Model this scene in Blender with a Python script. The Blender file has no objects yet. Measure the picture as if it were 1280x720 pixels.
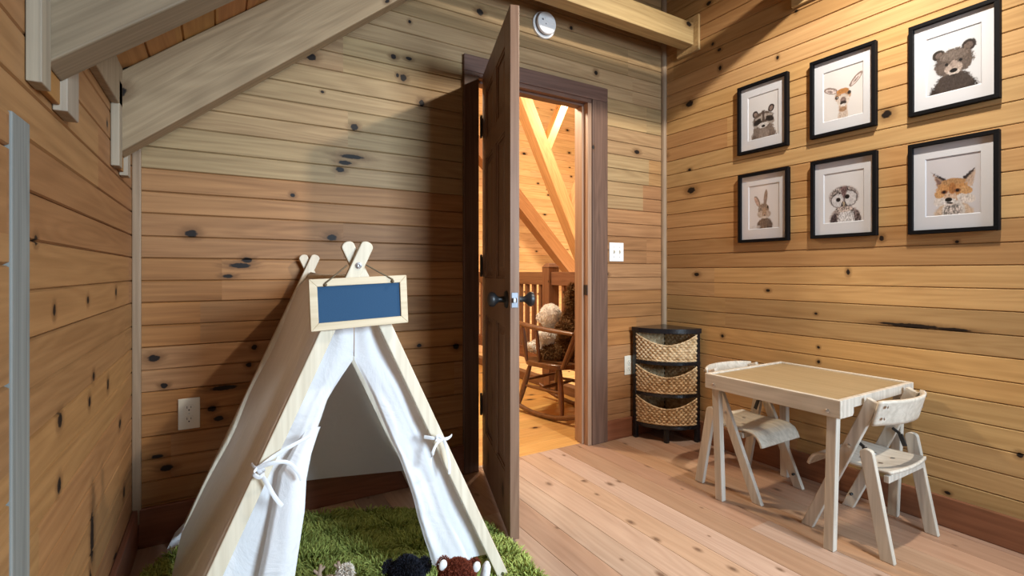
import bpy, math, random
import numpy as np
from mathutils import Vector, Matrix
R_ = math.radians
sc = bpy.context.scene
COL = sc.collection

# ---------------------------------------------------------------- camera, light, exposure
CAM_H = 1.03
F_PX = 616.6
cd = bpy.data.cameras.new('camera'); cam = bpy.data.objects.new('camera', cd); COL.objects.link(cam)
cd.sensor_width = 36; cd.lens = 36 * F_PX / 1280; cd.shift_y = -19.5 / 1280; cd.clip_start = .02
cam.location = (0, 0, CAM_H); cam.rotation_euler = (R_(90), 0, R_(-30.74))
sc.camera = cam
sc.view_settings.view_transform = 'Standard'
sc.view_settings.look = 'None'
sc.view_settings.exposure = 0.0
sc.view_settings.gamma = 1
sc.view_settings.use_curve_mapping = False

w = bpy.data.worlds.new('world'); sc.world = w; w.use_nodes = True
w.node_tree.nodes['Background'].inputs[0].default_value = (.62, .78, 1, 1)
w.node_tree.nodes['Background'].inputs[1].default_value = .6

def area(name, loc, target, sx, sy, power, col, spread=180):
    l = bpy.data.lights.new(name, 'AREA'); l.shape = 'RECTANGLE'; l.size = sx; l.size_y = sy
    l.energy = power; l.color = col; l.spread = R_(spread)
    o = bpy.data.objects.new(name, l); COL.objects.link(o); o.location = loc
    o.rotation_euler = (Vector(target) - Vector(loc)).to_track_quat('-Z', 'Y').to_euler()
    return o
def point(name, loc, power, col, rad):
    l = bpy.data.lights.new(name, 'POINT'); l.energy = power; l.color = col; l.shadow_soft_size = rad
    o = bpy.data.objects.new(name, l); COL.objects.link(o); o.location = loc
    return o
def spot(name, loc, target, power, col, rad, size, blend):
    l = bpy.data.lights.new(name, 'SPOT'); l.energy = power; l.color = col; l.shadow_soft_size = rad
    l.spot_size = R_(size); l.spot_blend = blend
    o = bpy.data.objects.new(name, l); COL.objects.link(o); o.location = loc
    o.rotation_euler = (Vector(target) - Vector(loc)).to_track_quat('-Z', 'Y').to_euler()
    return o
LAMP = (1.85, .58, 2.75)
area('window_daylight', (1.72, -1.96, 1.55), (.70, 1.5, .55), 1.15, 1.25, 76, (.68, .85, 1), 100)
spot('pendant_light', LAMP, (2.0, 1.95, .75), 188, (1, .90, .76), .035, 122, .7)
point('hall_light', (3.9, 4.6, 3.2), 140, (1, .84, .64), .15)
point('landing_light', (1.25, 3.25, 2.6), 240, (1, .86, .64), .10)
area('hall_low_light', (5.6, 3.6, -.4), (4.8, 6.9, .2), 1.2, 1.2, 230, (1, .80, .52))

# room measures
L, Rr, D = -.276, 2.54, 2.3
YR = -2.0
def deck_z(x): return 1.638 + .817 * (x + .276)

# ---------------------------------------------------------------- node helpers
class NT:
    def __init__(s, name, rough=.5, spec=.4):
        s.m = bpy.data.materials.new(name); s.m.use_nodes = True
        s.t = s.m.node_tree; s.b = s.t.nodes['Principled BSDF']
        s.b.inputs['Roughness'].default_value = rough
        s.b.inputs['Specular IOR Level'].default_value = spec
    def n(s, typ, **kw):
        o = s.t.nodes.new(typ)
        for k, v in kw.items(): setattr(o, k, v)
        return o
    def put(s, inp, v):
        if hasattr(v, 'is_output'): s.t.links.new(v, inp)
        elif isinstance(v, (tuple, list)) and len(v) == 3 and inp.type == 'RGBA': inp.default_value = (*v, 1)
        else: inp.default_value = v
    def m1(s, op, a, b=None, c=None, clamp=False):
        o = s.n('ShaderNodeMath', operation=op, use_clamp=clamp)
        s.put(o.inputs[0], a)
        if b is not None: s.put(o.inputs[1], b)
        if c is not None: s.put(o.inputs[2], c)
        return o.outputs[0]
    def xyz(s, x, y, z):
        o = s.n('ShaderNodeCombineXYZ')
        for i, v in enumerate((x, y, z)): s.put(o.inputs[i], v)
        return o.outputs[0]
    def coords(s):
        tc = s.n('ShaderNodeTexCoord'); sp = s.n('ShaderNodeSeparateXYZ')
        s.t.links.new(tc.outputs['Object'], sp.inputs[0])
        return sp.outputs[0], sp.outputs[1], sp.outputs[2], tc.outputs['Object']
    def noise(s, vec, scale=1, detail=2, rough=.5, dist=0):
        o = s.n('ShaderNodeTexNoise'); s.put(o.inputs['Vector'], vec)
        o.inputs['Scale'].default_value = scale; o.inputs['Detail'].default_value = detail
        o.inputs['Roughness'].default_value = rough; o.inputs['Distortion'].default_value = dist
        return o.outputs['Fac']
    def mix(s, f, a, b, mode='MIX'):
        o = s.n('ShaderNodeMix', data_type='RGBA', blend_type=mode)
        s.put(o.inputs[0], f); s.put(o.inputs[6], a); s.put(o.inputs[7], b)
        return o.outputs[2]
    def rng(s, v, a, b, c=0., d=1., smooth=True):
        o = s.n('ShaderNodeMapRange', interpolation_type='SMOOTHSTEP' if smooth else 'LINEAR')
        s.put(o.inputs[0], v)
        for i, k in enumerate((a, b, c, d)): s.put(o.inputs[i + 1], k)
        return o.outputs[0]
    def bump(s, h, strength=.2, dist=.002):
        o = s.n('ShaderNodeBump'); s.put(o.inputs['Height'], h)
        o.inputs['Strength'].default_value = strength; o.inputs['Distance'].default_value = dist
        s.t.links.new(o.outputs[0], s.b.inputs['Normal'])
    def color(s, v): s.put(s.b.inputs['Base Color'], v)

def wood(name, dark, light, ax, qx, width=0., q0=0., seg=1.6, knots=.3, var=.28, rough=.55, spec=.22,
         fine=55, known=(), knotcol=(.012, .007, .005), redder=.3, gstr=1.0, kscale=1.0, split=None):
    """procedural board wood: ax grain axis, qx across axis (object coordinates); width>0 gives every board its own tone"""
    s = NT(name, rough, spec)
    C = s.coords(); rx = 3 - ax - qx
    p, q, r = C[ax], C[qx], C[rx]
    if width:
        bid = s.m1('FLOOR', s.m1('DIVIDE', s.m1('SUBTRACT', q, q0), width))
        wn = s.n('ShaderNodeTexWhiteNoise', noise_dimensions='1D'); s.put(wn.inputs['W'], bid); rb = wn.outputs['Value']
        sg = s.m1('FLOOR', s.m1('ADD', s.m1('DIVIDE', p, seg), s.m1('MULTIPLY', rb, 7.3)))
        w2 = s.n('ShaderNodeTexWhiteNoise', noise_dimensions='2D'); s.put(w2.inputs['Vector'], s.xyz(bid, sg, 0.))
        sp = s.n('ShaderNodeSeparateColor'); s.t.links.new(w2.outputs['Color'], sp.inputs[0])
        ra, rb2, rc = sp.outputs[0], sp.outputs[1], sp.outputs[2]
    else:
        oi = s.n('ShaderNodeObjectInfo'); ra = oi.outputs['Random']
        rb2 = s.m1('FRACT', s.m1('MULTIPLY', ra, 13.7)); rc = s.m1('FRACT', s.m1('MULTIPLY', ra, 57.3))
    off = s.m1('MULTIPLY', ra, 31.); off2 = s.m1('MULTIPLY', rb2, 17.)
    low = s.noise(s.xyz(s.m1('ADD', s.m1('MULTIPLY', p, 1.1), off), s.m1('MULTIPLY', q, 7.), s.m1('MULTIPLY', r, 7.)), 1, 2)
    # knots
    kp = s.m1('ADD', s.m1('MULTIPLY', p, 3.1 * kscale), off2); kq = s.m1('MULTIPLY', q, 5.3 * kscale)
    v = s.n('ShaderNodeTexVoronoi', voronoi_dimensions='2D'); s.put(v.inputs['Vector'], s.xyz(kp, kq, 0.)); v.inputs['Scale'].default_value = 1
    sv = s.n('ShaderNodeSeparateColor'); s.t.links.new(v.outputs['Color'], sv.inputs[0])
    keep = s.m1('GREATER_THAN', sv.outputs[0], 1 - knots)
    rad = s.m1('MULTIPLY_ADD', sv.outputs[1], .075, .03)
    kd = s.m1('DIVIDE', v.outputs['Distance'], rad)
    kd = s.m1('ADD', kd, s.m1('MULTIPLY', s.m1('SUBTRACT', 1., keep), 50.))
    for (a0, b0, sa, sb) in known:
        da = s.m1('DIVIDE', s.m1('SUBTRACT', p, a0), sa); db = s.m1('DIVIDE', s.m1('SUBTRACT', q, b0), sb)
        d = s.m1('SQRT', s.m1('ADD', s.m1('MULTIPLY', da, da), s.m1('MULTIPLY', db, db)))
        kd = s.m1('MINIMUM', kd, d)
    ragged = s.noise(s.xyz(s.m1('MULTIPLY', p, 60.), s.m1('MULTIPLY', q, 90.), 0.), 1, 2)
    kd = s.m1('ADD', kd, s.m1('MULTIPLY', s.m1('SUBTRACT', ragged, .5), .7))
    core = s.rng(kd, .75, 1.1, 1., 0.); halo = s.rng(kd, .9, 2.8, 1., 0.)
    # grain
    qg = s.m1('ADD', q, s.m1('ADD', s.m1('MULTIPLY', low, .035), s.m1('MULTIPLY', halo, .012)))
    st = s.noise(s.xyz(s.m1('ADD', s.m1('MULTIPLY', p, 1.6), off), s.m1('ADD', s.m1('MULTIPLY', qg, fine), off2), s.m1('MULTIPLY', r, fine)), 1, 4, .6)
    cn = s.noise(s.xyz(s.m1('ADD', s.m1('MULTIPLY', p, .8), off2), s.m1('ADD', s.m1('MULTIPLY', qg, 9.), off), s.m1('MULTIPLY', r, 9.)), 1, 1)
    cath = s.m1('MULTIPLY_ADD', s.m1('SINE', s.m1('MULTIPLY', cn, 75.)), .5, .5)
    f = s.m1('ADD', s.m1('MULTIPLY', s.rng(st, .3, .7), .55), s.m1('MULTIPLY', cath, .28))
    f = s.m1('ADD', f, s.m1('MULTIPLY', low, .25), clamp=True)
    f = s.m1('ADD', s.m1('MULTIPLY', s.m1('SUBTRACT', f, .5), gstr), .5, clamp=True)
    col = s.mix(f, dark, light)
    red = s.mix(1., col, (1.0, .80, .62), 'MULTIPLY')
    col = s.mix(s.m1('MULTIPLY', rb2, redder), col, red)
    if split:                                     # boards below a given height come from a redder lot
        (zc, tint) = split
        lw_ = s.m1('LESS_THAN', q, zc)
        wgt = s.m1('ADD', s.m1('MULTIPLY', lw_, s.m1('MULTIPLY_ADD', ra, .55, .45)), s.m1('MULTIPLY', s.m1('SUBTRACT', 1., lw_), s.m1('MULTIPLY', s.m1('GREATER_THAN', rb2, .75), .45)))
        col = s.mix(wgt, col, s.mix(1., col, tint, 'MULTIPLY'))
    val = s.m1('MULTIPLY_ADD', s.m1('SUBTRACT', rc, .5), var, 1.)
    hs = s.n('ShaderNodeHueSaturation'); s.put(hs.inputs['Color'], col); s.put(hs.inputs['Value'], val)
    s.put(hs.inputs['Hue'], s.m1('MULTIPLY_ADD', s.m1('SUBTRACT', ra, .5), .012, .5))
    col = hs.outputs[0]
    col = s.mix(s.m1('MULTIPLY', halo, .55), col, (.10, .042, .014))
    col = s.mix(core, col, knotcol)
    s.color(col)
    s.bump(f, .12, .0015)
    return s.m

def plain(name, c, rough=.5, spec=.4, metal=0., var=.08, scale=30., bump=0., coat=0.):
    s = NT(name, rough, spec); x, y, z, o = s.coords()
    nz = s.noise(o, scale, 3)
    s.color(s.mix(nz, tuple(k * (1 - var) for k in c), tuple(min(1, k * (1 + var)) for k in c)))
    s.b.inputs['Metallic'].default_value = metal
    s.b.inputs['Coat Weight'].default_value = coat
    if bump: s.bump(nz, bump, .002)
    return s.m

def fabric(name, c, weave=900., trans=0., var=.06, slub=False):
    s = NT(name, .9, .1); x, y, z, o = s.coords()
    nz = s.noise(o, 6, 3); wv = s.noise(o, weave, 1)
    wr = s.noise(o, 9, 4, .6, .8)
    col = s.mix(nz, tuple(k * (1 - var) for k in c), tuple(min(1, k * (1 + var)) for k in c))
    if slub:
        sl = s.noise(s.xyz(s.m1('MULTIPLY', x, 3.), s.m1('MULTIPLY', y, 160.), s.m1('MULTIPLY', z, 3.)), 1, 2)
        col = s.mix(s.m1('MULTIPLY', s.rng(sl, .56, .72), .35), col, tuple(min(1, k * 1.5) for k in c))
    s.color(col)
    s.bump(s.m1('ADD', s.m1('MULTIPLY', wr, 1.), s.m1('MULTIPLY', wv, .06)), .55, .014)
    if trans:
        tr = s.n('ShaderNodeBsdfTranslucent'); s.put(tr.inputs[0], col)
        mx = s.n('ShaderNodeMixShader'); mx.inputs[0].default_value = trans
        s.t.links.new(s.b.outputs[0], mx.inputs[1]); s.t.links.new(tr.outputs[0], mx.inputs[2])
        s.t.links.new(mx.outputs[0], s.t.nodes['Material Output'].inputs[0])
    return s.m

def fur(name, root, tip, var=.2):
    s = NT(name, .8, .15)
    at = s.n('ShaderNodeAttribute', attribute_name='tip'); x, y, z, o = s.coords()
    nz = s.noise(o, 14, 3); n2 = s.noise(o, 160, 1)
    c = s.mix(at.outputs['Fac'], root, tip)
    hs = s.n('ShaderNodeHueSaturation'); s.put(hs.inputs['Color'], c)
    s.put(hs.inputs['Value'], s.m1('ADD', s.m1('MULTIPLY_ADD', nz, var * 2, 1 - var), s.m1('MULTIPLY', s.m1('SUBTRACT', n2, .5), .6)))
    s.color(hs.outputs[0])
    return s.m

def glass_pane(name):
    s = NT(name); s.t.nodes.remove(s.b)
    tr = s.n('ShaderNodeBsdfTransparent'); gl = s.n('ShaderNodeBsdfGlossy'); gl.inputs['Roughness'].default_value = .04
    lw = s.n('ShaderNodeLayerWeight'); lw.inputs[0].default_value = .5
    fr = s.m1('MULTIPLY_ADD', s.m1('POWER', lw.outputs['Facing'], 4.), .5, .02)
    mx = s.n('ShaderNodeMixShader')
    s.t.links.new(fr, mx.inputs[0]); s.t.links.new(tr.outputs[0], mx.inputs[1]); s.t.links.new(gl.outputs[0], mx.inputs[2])
    s.t.links.new(mx.outputs[0], s.t.nodes['Material Output'].inputs[0])
    return s.m

# ---------------------------------------------------------------- mesh helpers
class MB:
    def __init__(s): s.v = []; s.f = []; s.mi = []; s.cur = 0
    def add(s, verts, faces):
        k = len(s.v); s.v.extend([tuple(map(float, q)) for q in verts])
        for f in faces: s.f.append(tuple(i + k for i in f)); s.mi.append(s.cur)
        return s
    def box(s, x0, x1, y0, y1, z0, z1):
        return s.hexa([(x0, y0, z0), (x1, y0, z0), (x1, y1, z0), (x0, y1, z0), (x0, y0, z1), (x1, y0, z1), (x1, y1, z1), (x0, y1, z1)])
    def hexa(s, p):
        return s.add(p, [(0, 3, 2, 1), (4, 5, 6, 7), (0, 1, 5, 4), (1, 2, 6, 5), (2, 3, 7, 6), (3, 0, 4, 7)])
    def beam(s, a, b, side, w, h):
        """box along a-b; w across 'side', h along the third direction"""
        a, b = Vector(a), Vector(b); t = (b - a).normalized(); u = Vector(side); u = (u - t * u.dot(t)).normalized(); n = t.cross(u)
        q = []
        for e in (a, b):
            for (i, j) in ((-1, -1), (1, -1), (1, 1), (-1, 1)): q.append(e + u * (i * w / 2) + n * (j * h / 2))
        return s.hexa(q)
    def prism(s, poly, fn, t0, t1):
        n = len(poly); vs = [fn(a, b, t0) for a, b in poly] + [fn(a, b, t1) for a, b in poly]
        fs = [tuple(range(n))[::-1], tuple(range(n, 2 * n))] + [(i, (i + 1) % n, n + (i + 1) % n, n + i) for i in range(n)]
        return s.add(vs, fs)
    def tube(s, pts, r, n=10, flat=None, closed=False, side=None):
        pts = [Vector(p) for p in pts]; m = len(pts)
        rr = r if isinstance(r, (list, tuple)) else [r] * m
        vs = []; u = Vector(side) if side else None
        for i, p in enumerate(pts):
            if closed: t = pts[(i + 1) % m] - pts[i - 1]
            else: t = pts[min(i + 1, m - 1)] - pts[max(i - 1, 0)]
            t.normalize()
            if u is None: u = t.orthogonal()
            if side: u = Vector(side)
            u = u - t * u.dot(t)
            if u.length < 1e-6: u = t.orthogonal()
            u.normalize(); v = t.cross(u)
            for k in range(n):
                a = 2 * math.pi * k / n
                vs.append(p + u * (math.cos(a) * rr[i]) + v * (math.sin(a) * rr[i] * (flat or 1)))
        fs = []
        for i in range(m if closed else m - 1):
            j = (i + 1) % m
            for k in range(n): fs.append((i * n + k, i * n + (k + 1) % n, j * n + (k + 1) % n, j * n + k))
        if not closed: fs += [tuple(range(n))[::-1], tuple(range((m - 1) * n, m * n))]
        return s.add(vs, fs)
    def lathe(s, prof, o, axis, n=24):
        o = Vector(o); ax = Vector(axis).normalized(); u = ax.orthogonal().normalized(); v = ax.cross(u); m = len(prof)
        vs = [o + ax * h + (u * math.cos(2 * math.pi * k / n) + v * math.sin(2 * math.pi * k / n)) * r for r, h in prof for k in range(n)]
        fs = [(i * n + k, i * n + (k + 1) % n, (i + 1) * n + (k + 1) % n, (i + 1) * n + k) for i in range(m - 1) for k in range(n)]
        return s.add(vs, fs + [tuple(range(n))[::-1], tuple(range((m - 1) * n, m * n))])
    def grid(s, fn, nu, nv):
        vs = [fn(i / nu, j / nv) for j in range(nv + 1) for i in range(nu + 1)]
        fs = [(j * (nu + 1) + i, j * (nu + 1) + i + 1, (j + 1) * (nu + 1) + i + 1, (j + 1) * (nu + 1) + i) for j in range(nv) for i in range(nu)]
        return s.add(vs, fs)
    def ball(s, c, r, n=20, m=12, rot=None):
        r = (r, r, r) if not isinstance(r, (tuple, list)) else r
        vs = []
        for j in range(m + 1):
            th = math.pi * j / m
            for i in range(n):
                ph = 2 * math.pi * i / n
                q = Vector((r[0] * math.sin(th) * math.cos(ph), r[1] * math.sin(th) * math.sin(ph), r[2] * math.cos(th)))
                if rot is not None: q = rot @ q
                vs.append(Vector(c) + q)
        fs = [(j * n + i, (j + 1) * n + i, (j + 1) * n + (i + 1) % n, j * n + (i + 1) % n) for j in range(m) for i in range(n)]
        return s.add(vs, fs)
    def build(s, name, mats, parent=None, smooth=None, bevel=0., seg=2, solid=0., fixn=True, remesh=0., sub=0):
        me = bpy.data.meshes.new(name); me.from_pydata(s.v, [], s.f)
        if not isinstance(mats, (list, tuple)): mats = [mats]
        for m in mats: me.materials.append(m)
        if len(mats) > 1: me.polygons.foreach_set('material_index', s.mi)
        if fixn:
            import bmesh
            bm = bmesh.new(); bm.from_mesh(me)
            if remesh or smooth: bmesh.ops.remove_doubles(bm, verts=bm.verts, dist=1e-6)
            bmesh.ops.recalc_face_normals(bm, faces=bm.faces); bm.to_mesh(me); bm.free()
        if smooth is not None:
            me.polygons.foreach_set('use_smooth', [True] * len(me.polygons))
            if smooth < 180: me.set_sharp_from_angle(angle=R_(smooth))
        me.update()
        o = bpy.data.objects.new(name, me); COL.objects.link(o)
        if parent is not None: o.parent = parent
        if remesh:
            md = o.modifiers.new('Remesh', 'REMESH'); md.mode = 'VOXEL'; md.voxel_size = remesh; md.use_smooth_shade = True
            sm = o.modifiers.new('Smooth', 'SMOOTH'); sm.iterations = 4; sm.factor = .5
        if solid:
            md = o.modifiers.new('Solidify', 'SOLIDIFY'); md.thickness = solid; md.offset = 0
        if sub:
            md = o.modifiers.new('Subsurf', 'SUBSURF'); md.levels = md.render_levels = sub
        if bevel:
            md = o.modifiers.new('Bevel', 'BEVEL'); md.width = bevel; md.segments = seg; md.limit_method = 'ANGLE'; md.angle_limit = R_(35)
        return o

def tag(o, label, cat, group=None, kind=None):
    o['label'] = label; o['category'] = cat
    if group: o['group'] = group
    if kind: o['kind'] = kind
    return o
def struct(o): o['kind'] = 'structure'; return o
def thing(name, label, cat, loc=(0, 0, 0), rz=0., group=None):
    o = bpy.data.objects.new(name, None); COL.objects.link(o); o.empty_display_size = .1
    o.location = loc; o.rotation_euler = (0, 0, rz)
    return tag(o, label, cat, group)
def dup(root, loc, rz, label):
    r = root.copy(); COL.objects.link(r); r.location = loc; r.rotation_euler = (0, 0, rz); r['label'] = label
    for ch in list(root.children):
        c = ch.copy(); COL.objects.link(c); c.parent = r
        for g in list(ch.children):
            d = g.copy(); COL.objects.link(d); d.parent = c
    return r
def lerp(a, b, t): return a + (b - a) * t
def interp(pts, t):
    """piecewise linear over list of (key, value)"""
    return float(np.interp(t, [q[0] for q in pts], [q[1] for q in pts]))
def smooth01(t): t = max(0., min(1., t)); return t * t * (3 - 2 * t)

def blades(name, P, Nn, length, width, mat, parent=None, lean=.5, seed=1, droop=.35, clump=0.):
    """thousands of little curved fur blades as one mesh"""
    rng = np.random.default_rng(seed); P = np.asarray(P, float); Nn = np.asarray(Nn, float); n = len(P)
    rd = rng.normal(size=(n, 3))
    if clump:
        k = np.sin(P @ np.array([[37., 11, 5], [9, 41, 13], [21, 17, 33]]) + np.array([0, 1.7, 3.1])) + .6 * np.sin(P @ np.array([[83., 31, 5], [29, 71, 13], [21, 57, 63]]))
        rd = rd * (1 - clump) + k * clump * 1.3
    d = Nn + rd * lean; d /= np.linalg.norm(d, axis=1, keepdims=True)
    ln = length * rng.uniform(.6, 1.15, size=(n, 1))
    sd = np.cross(d, rng.normal(size=(n, 3))); sd /= np.linalg.norm(sd, axis=1, keepdims=True); sd *= width / 2
    g = np.array([0, 0, -1.])
    mid = P + d * ln * .55 + rd * ln * .06
    tip = P + d * ln + g * ln * droop + rd * ln * .12
    V = np.concatenate([P - sd, P + sd, mid - sd * .8, mid + sd * .8, tip], axis=0)
    i = np.arange(n)
    Fq = np.stack([i, i + n, i + 3 * n, i + 2 * n], 1); Ft = np.stack([i + 2 * n, i + 3 * n, i + 4 * n], 1)
    me = bpy.data.meshes.new(name); me.from_pydata(V.tolist(), [], Fq.tolist() + Ft.tolist())
    a = me.attributes.new('tip', 'FLOAT', 'POINT')
    a.data.foreach_set('value', np.concatenate([np.zeros(2 * n), np.full(2 * n, .55), np.ones(n)]))
    me.materials.append(mat); me.polygons.foreach_set('use_smooth', [True] * len(me.polygons))
    o = bpy.data.objects.new(name, me); COL.objects.link(o)
    if parent is not None: o.parent = parent
    return o
def ball_points(balls, density, seed=2):
    """surface points of a union of ellipsoids (centre, radii)"""
    rng = np.random.default_rng(seed); PP = []; NN = []
    for i, (c, r) in enumerate(balls):
        c = np.array(c); r = np.array(r if isinstance(r, (tuple, list)) else (r, r, r), float)
        m = int(density * 4 * math.pi * (r[0] * r[1] * r[2]) ** (2 / 3))
        d = rng.normal(size=(m, 3)); d /= np.linalg.norm(d, axis=1, keepdims=True)
        p = c + d * r; nn = d / r; nn /= np.linalg.norm(nn, axis=1, keepdims=True)
        ok = np.ones(m, bool)
        for j, (c2, r2) in enumerate(balls):
            if j == i: continue
            r2 = np.array(r2 if isinstance(r2, (tuple, list)) else (r2, r2, r2), float)
            ok &= (((p - np.array(c2)) / r2) ** 2).sum(1) > .9
        PP.append(p[ok]); NN.append(nn[ok])
    return np.concatenate(PP), np.concatenate(NN)

# ---------------------------------------------------------------- materials
PITCH, PHASE = .0846, .069
PITCH_R, PHASE_R = .0873, .009
M = {}
KB = [(.347, 1.972, .022, .016), (.793, 2.241, .008, .009), (.714, 2.054, .014, .012), (.789, 2.062, .016, .009), (.761, 1.964, .016, .018), (.733, 1.97, .008, .010), (.853, 1.858, .015, .016), (.532, 1.692, .018, .015),
      (.394, 1.827, .007, .006), (.273, 1.361, .010, .009), (-.092, 1.182, .022, .015), (.434, 1.185, .022, .015), (.521, 1.556, .055, .010), (.469, 1.492, .020, .012), (.49, 1.525, .03, .010), (.075, 1.058, .04, .011), (.10, 1.08, .02, .012), (.032, 1.015, .02, .008),
      (.193, .614, .05, .007), (.127, .72, .011, .011), (.107, .649, .011, .010), (-.023, .487, .016, .013), (.02, .565, .05, .010), (-.179, .597, .012, .011), (-.212, .704, .02, .014), (1.173, 2.39, .02, .018), (1.77, 2.458, .012, .012),
      (1.958, 2.235, .014, .014), (.841, .673, .013, .009), (1.037, .654, .018, .016), (-.172, .281, .022, .012), (-.2, .33, .02, .008)]
KR = [(1.922, 2.396, .010, .009), (1.878, 2.345, .014, .010), (1.872, 2.235, .010, .014), (1.95, 2.653, .018, .012), (1.427, 2.367, .008, .009), (1.524, 2.166, .008, .010), (2.091, 2.087, .03, .020), (2.079, 1.543, .03, .020),
      (2.091, 1.675, .012, .008), (1.184, 1.032, .008, .014), (1.029, 1.73, .02, .018), (.93, .802, .10, .010), (.80, .80, .06, .007), (1.02, .805, .04, .005), (1.329, .826, .008, .006), (1.577, .933, .012, .008), (1.856, .657, .010, .010),
      (1.317, .661, .007, .007), (1.317, .59, .008, .008), (.606, .356, .010, .010), (.817, .136, .010, .007), (1.048, 1.182, .010, .012), (.787, 1.153, .007, .006)]
KL = [(1.286, .956, .010, .012), (1.575, .962, .012, .010), (1.96, .969, .014, .012), (1.326, .731, .016, .016), (1.638, .764, .014, .012), (1.83, .706, .014, .016), (1.592, .708, .012, .014), (2.032, .537, .02, .014), (1.32, .601, .014, .016),
      (1.62, .36, .02, .07), (1.6, .24, .014, .05), (2.111, .285, .018, .020), (1.818, 1.458, .010, .010), (1.173, 1.087, .010, .010)]
M['wall_back'] = wood('pine_back', (.21, .132, .064), (.42, .295, .155), 0, 2, PITCH * 2, PHASE, 1.9, .05, .30, gstr=.75, split=(1.425, (.92, .585, .41)), known=KB)
M['wall_right'] = wood('pine_right', (.295, .170, .070), (.485, .318, .148), 1, 2, PITCH_R * 2, PHASE_R, 1.9, .05, .34, gstr=.7, redder=.6, known=KR)
M['wall_left'] = wood('pine_left', (.24, .115, .043), (.36, .187, .076), 1, 2, PITCH * 2, PHASE, 2.2, .05, .16, known=KL)
M['wall_rear'] = wood('pine_rear', (.40, .215, .075), (.62, .375, .15), 0, 2, PITCH * 2, .028, 1.9, .2, .3)
M['deck'] = wood('pine_deck', (.26, .11, .032), (.40, .19, .06), 1, 0, .115, 0, 1.8, .3, .2)
M['floor'] = wood('pine_floor', (.31, .205, .147), (.475, .345, .265), 1, 0, .131, 0., 2.4, .17, .40, .42, .4, fine=40, redder=.95, kscale=2.3, gstr=.7, knotcol=(.17, .10, .065))
M['hall_floor'] = wood('pine_hall_floor', (.44, .235, .07), (.64, .40, .14), 0, 1, .138, 0, 2.4, .3, .2, .35, .45)
M['hall_wall'] = wood('pine_hall_wall', (.48, .29, .13), (.70, .47, .25), 0, 2, .12, 0, 1.9, .3, .2)
M['beam'] = wood('beam_timber', (.15, .108, .066), (.27, .20, .128), 0, 2, 0, 0, 1, .10, .15, .6, .25, fine=70, redder=.1)
M['beam_tan'] = wood('beam_tan', (.22, .152, .086), (.37, .27, .160), 0, 2, 0, 0, 1, .10, .15, .6, .25, fine=70, redder=.1)
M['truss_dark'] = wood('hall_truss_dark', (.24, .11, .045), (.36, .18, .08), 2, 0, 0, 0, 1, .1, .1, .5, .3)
M['tie'] = wood('tie_timber', (.30, .20, .09), (.46, .33, .16), 0, 2, 0, 0, 1, .25, .1, .55, .3, fine=50)
M['cleat'] = wood('cleat_wood', (.25, .20, .145), (.38, .31, .225), 2, 1, 0, 0, 1, .0, .1, .6, .25, fine=90, redder=.1)
M['base'] = wood('baseboard_wood', (.15, .055, .028), (.235, .095, .05), 1, 2, 0, 0, 1, .25, .1, .45, .35)
M['base_x'] = wood('baseboard_wood_x', (.15, .055, .028), (.235, .095, .05), 0, 2, 0, 0, 1, .25, .1, .45, .35)
M['cornerw'] = wood('corner_moulding', (.22, .155, .098), (.32, .235, .155), 2, 1, 0, 0, 1, 0, .1, .5, .3)
M['casing'] = wood('casing_wood', (.088, .048, .035), (.16, .092, .067), 2, 0, 0, 0, 1, .3, .1, .5, .3, fine=60)
M['casing_x'] = wood('casing_wood_x', (.088, .048, .035), (.16, .092, .067), 0, 2, 0, 0, 1, .3, .1, .5, .3, fine=60)
M['jamb'] = wood('jamb_wood', (.26, .155, .095), (.38, .25, .165), 2, 0, 0, 0, 1, .0, .1, .5, .3)
M['door'] = wood('door_wood', (.17, .092, .062), (.27, .165, .115), 2, 0, 0, 0, 1, .1, .1, .42, .35, fine=60)
M['birch'] = wood('birch_ply', (.38, .335, .275), (.58, .525, .45), 2, 1, 0, 0, 1, .0, .06, .5, .3, fine=60, redder=.1)
M['birch_y'] = wood('birch_ply_y', (.40, .35, .285), (.60, .54, .46), 1, 0, 0, 0, 1, .0, .06, .45, .35, fine=60, redder=.1)
M['table_top'] = wood('table_top_wood', (.25, .168, .088), (.345, .24, .138), 1, 0, 0, 0, 1, .0, .06, .42, .35, fine=60, redder=.1)
M['pole'] = wood('pole_pine', (.54, .46, .345), (.70, .62, .49), 2, 0, 0, 0, 1, .0, .06, .55, .3, fine=60, redder=.1)
M['signwood'] = wood('sign_frame_pine', (.50, .40, .26), (.66, .55, .39), 0, 2, 0, 0, 1, .0, .06, .55, .3, fine=70, redder=.1)
M['rail'] = wood('railing_wood', (.12, .055, .028), (.21, .105, .058), 1, 2, 0, 0, 1, .2, .1, .5, .3)
M['rail_z'] = wood('railing_wood_z', (.12, .055, .028), (.21, .105, .058), 2, 1, 0, 0, 1, .2, .1, .5, .3)
M['truss'] = wood('hall_truss', (.46, .25, .11), (.68, .42, .21), 2, 0, 0, 0, 1, .1, .1, .5, .3)
M['rocker'] = wood('rocker_wood', (.10, .042, .018), (.18, .082, .036), 2, 0, 0, 0, 1, 0, .1, .3, .5)
M['grey_trim'] = wood('limed_trim', (.15, .152, .138), (.25, .252, .228), 2, 1, 0, 0, 1, .0, .05, .7, .2, fine=90, redder=0)
M['black'] = plain('black_lacquer', (.008, .009, .012), .22, .5, var=.2)
M['frame'] = plain('black_frame', (.004, .004, .005), .6, .10, var=.2)
M['mat'] = plain('white_mat', (.54, .565, .62), .8, .2, var=.015)
M['iron'] = plain('black_iron', (.012, .012, .013), .42, .5, var=.3)
M['steel'] = plain('zinc_steel', (.55, .55, .56), .3, .5, 1., var=.1)
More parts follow.
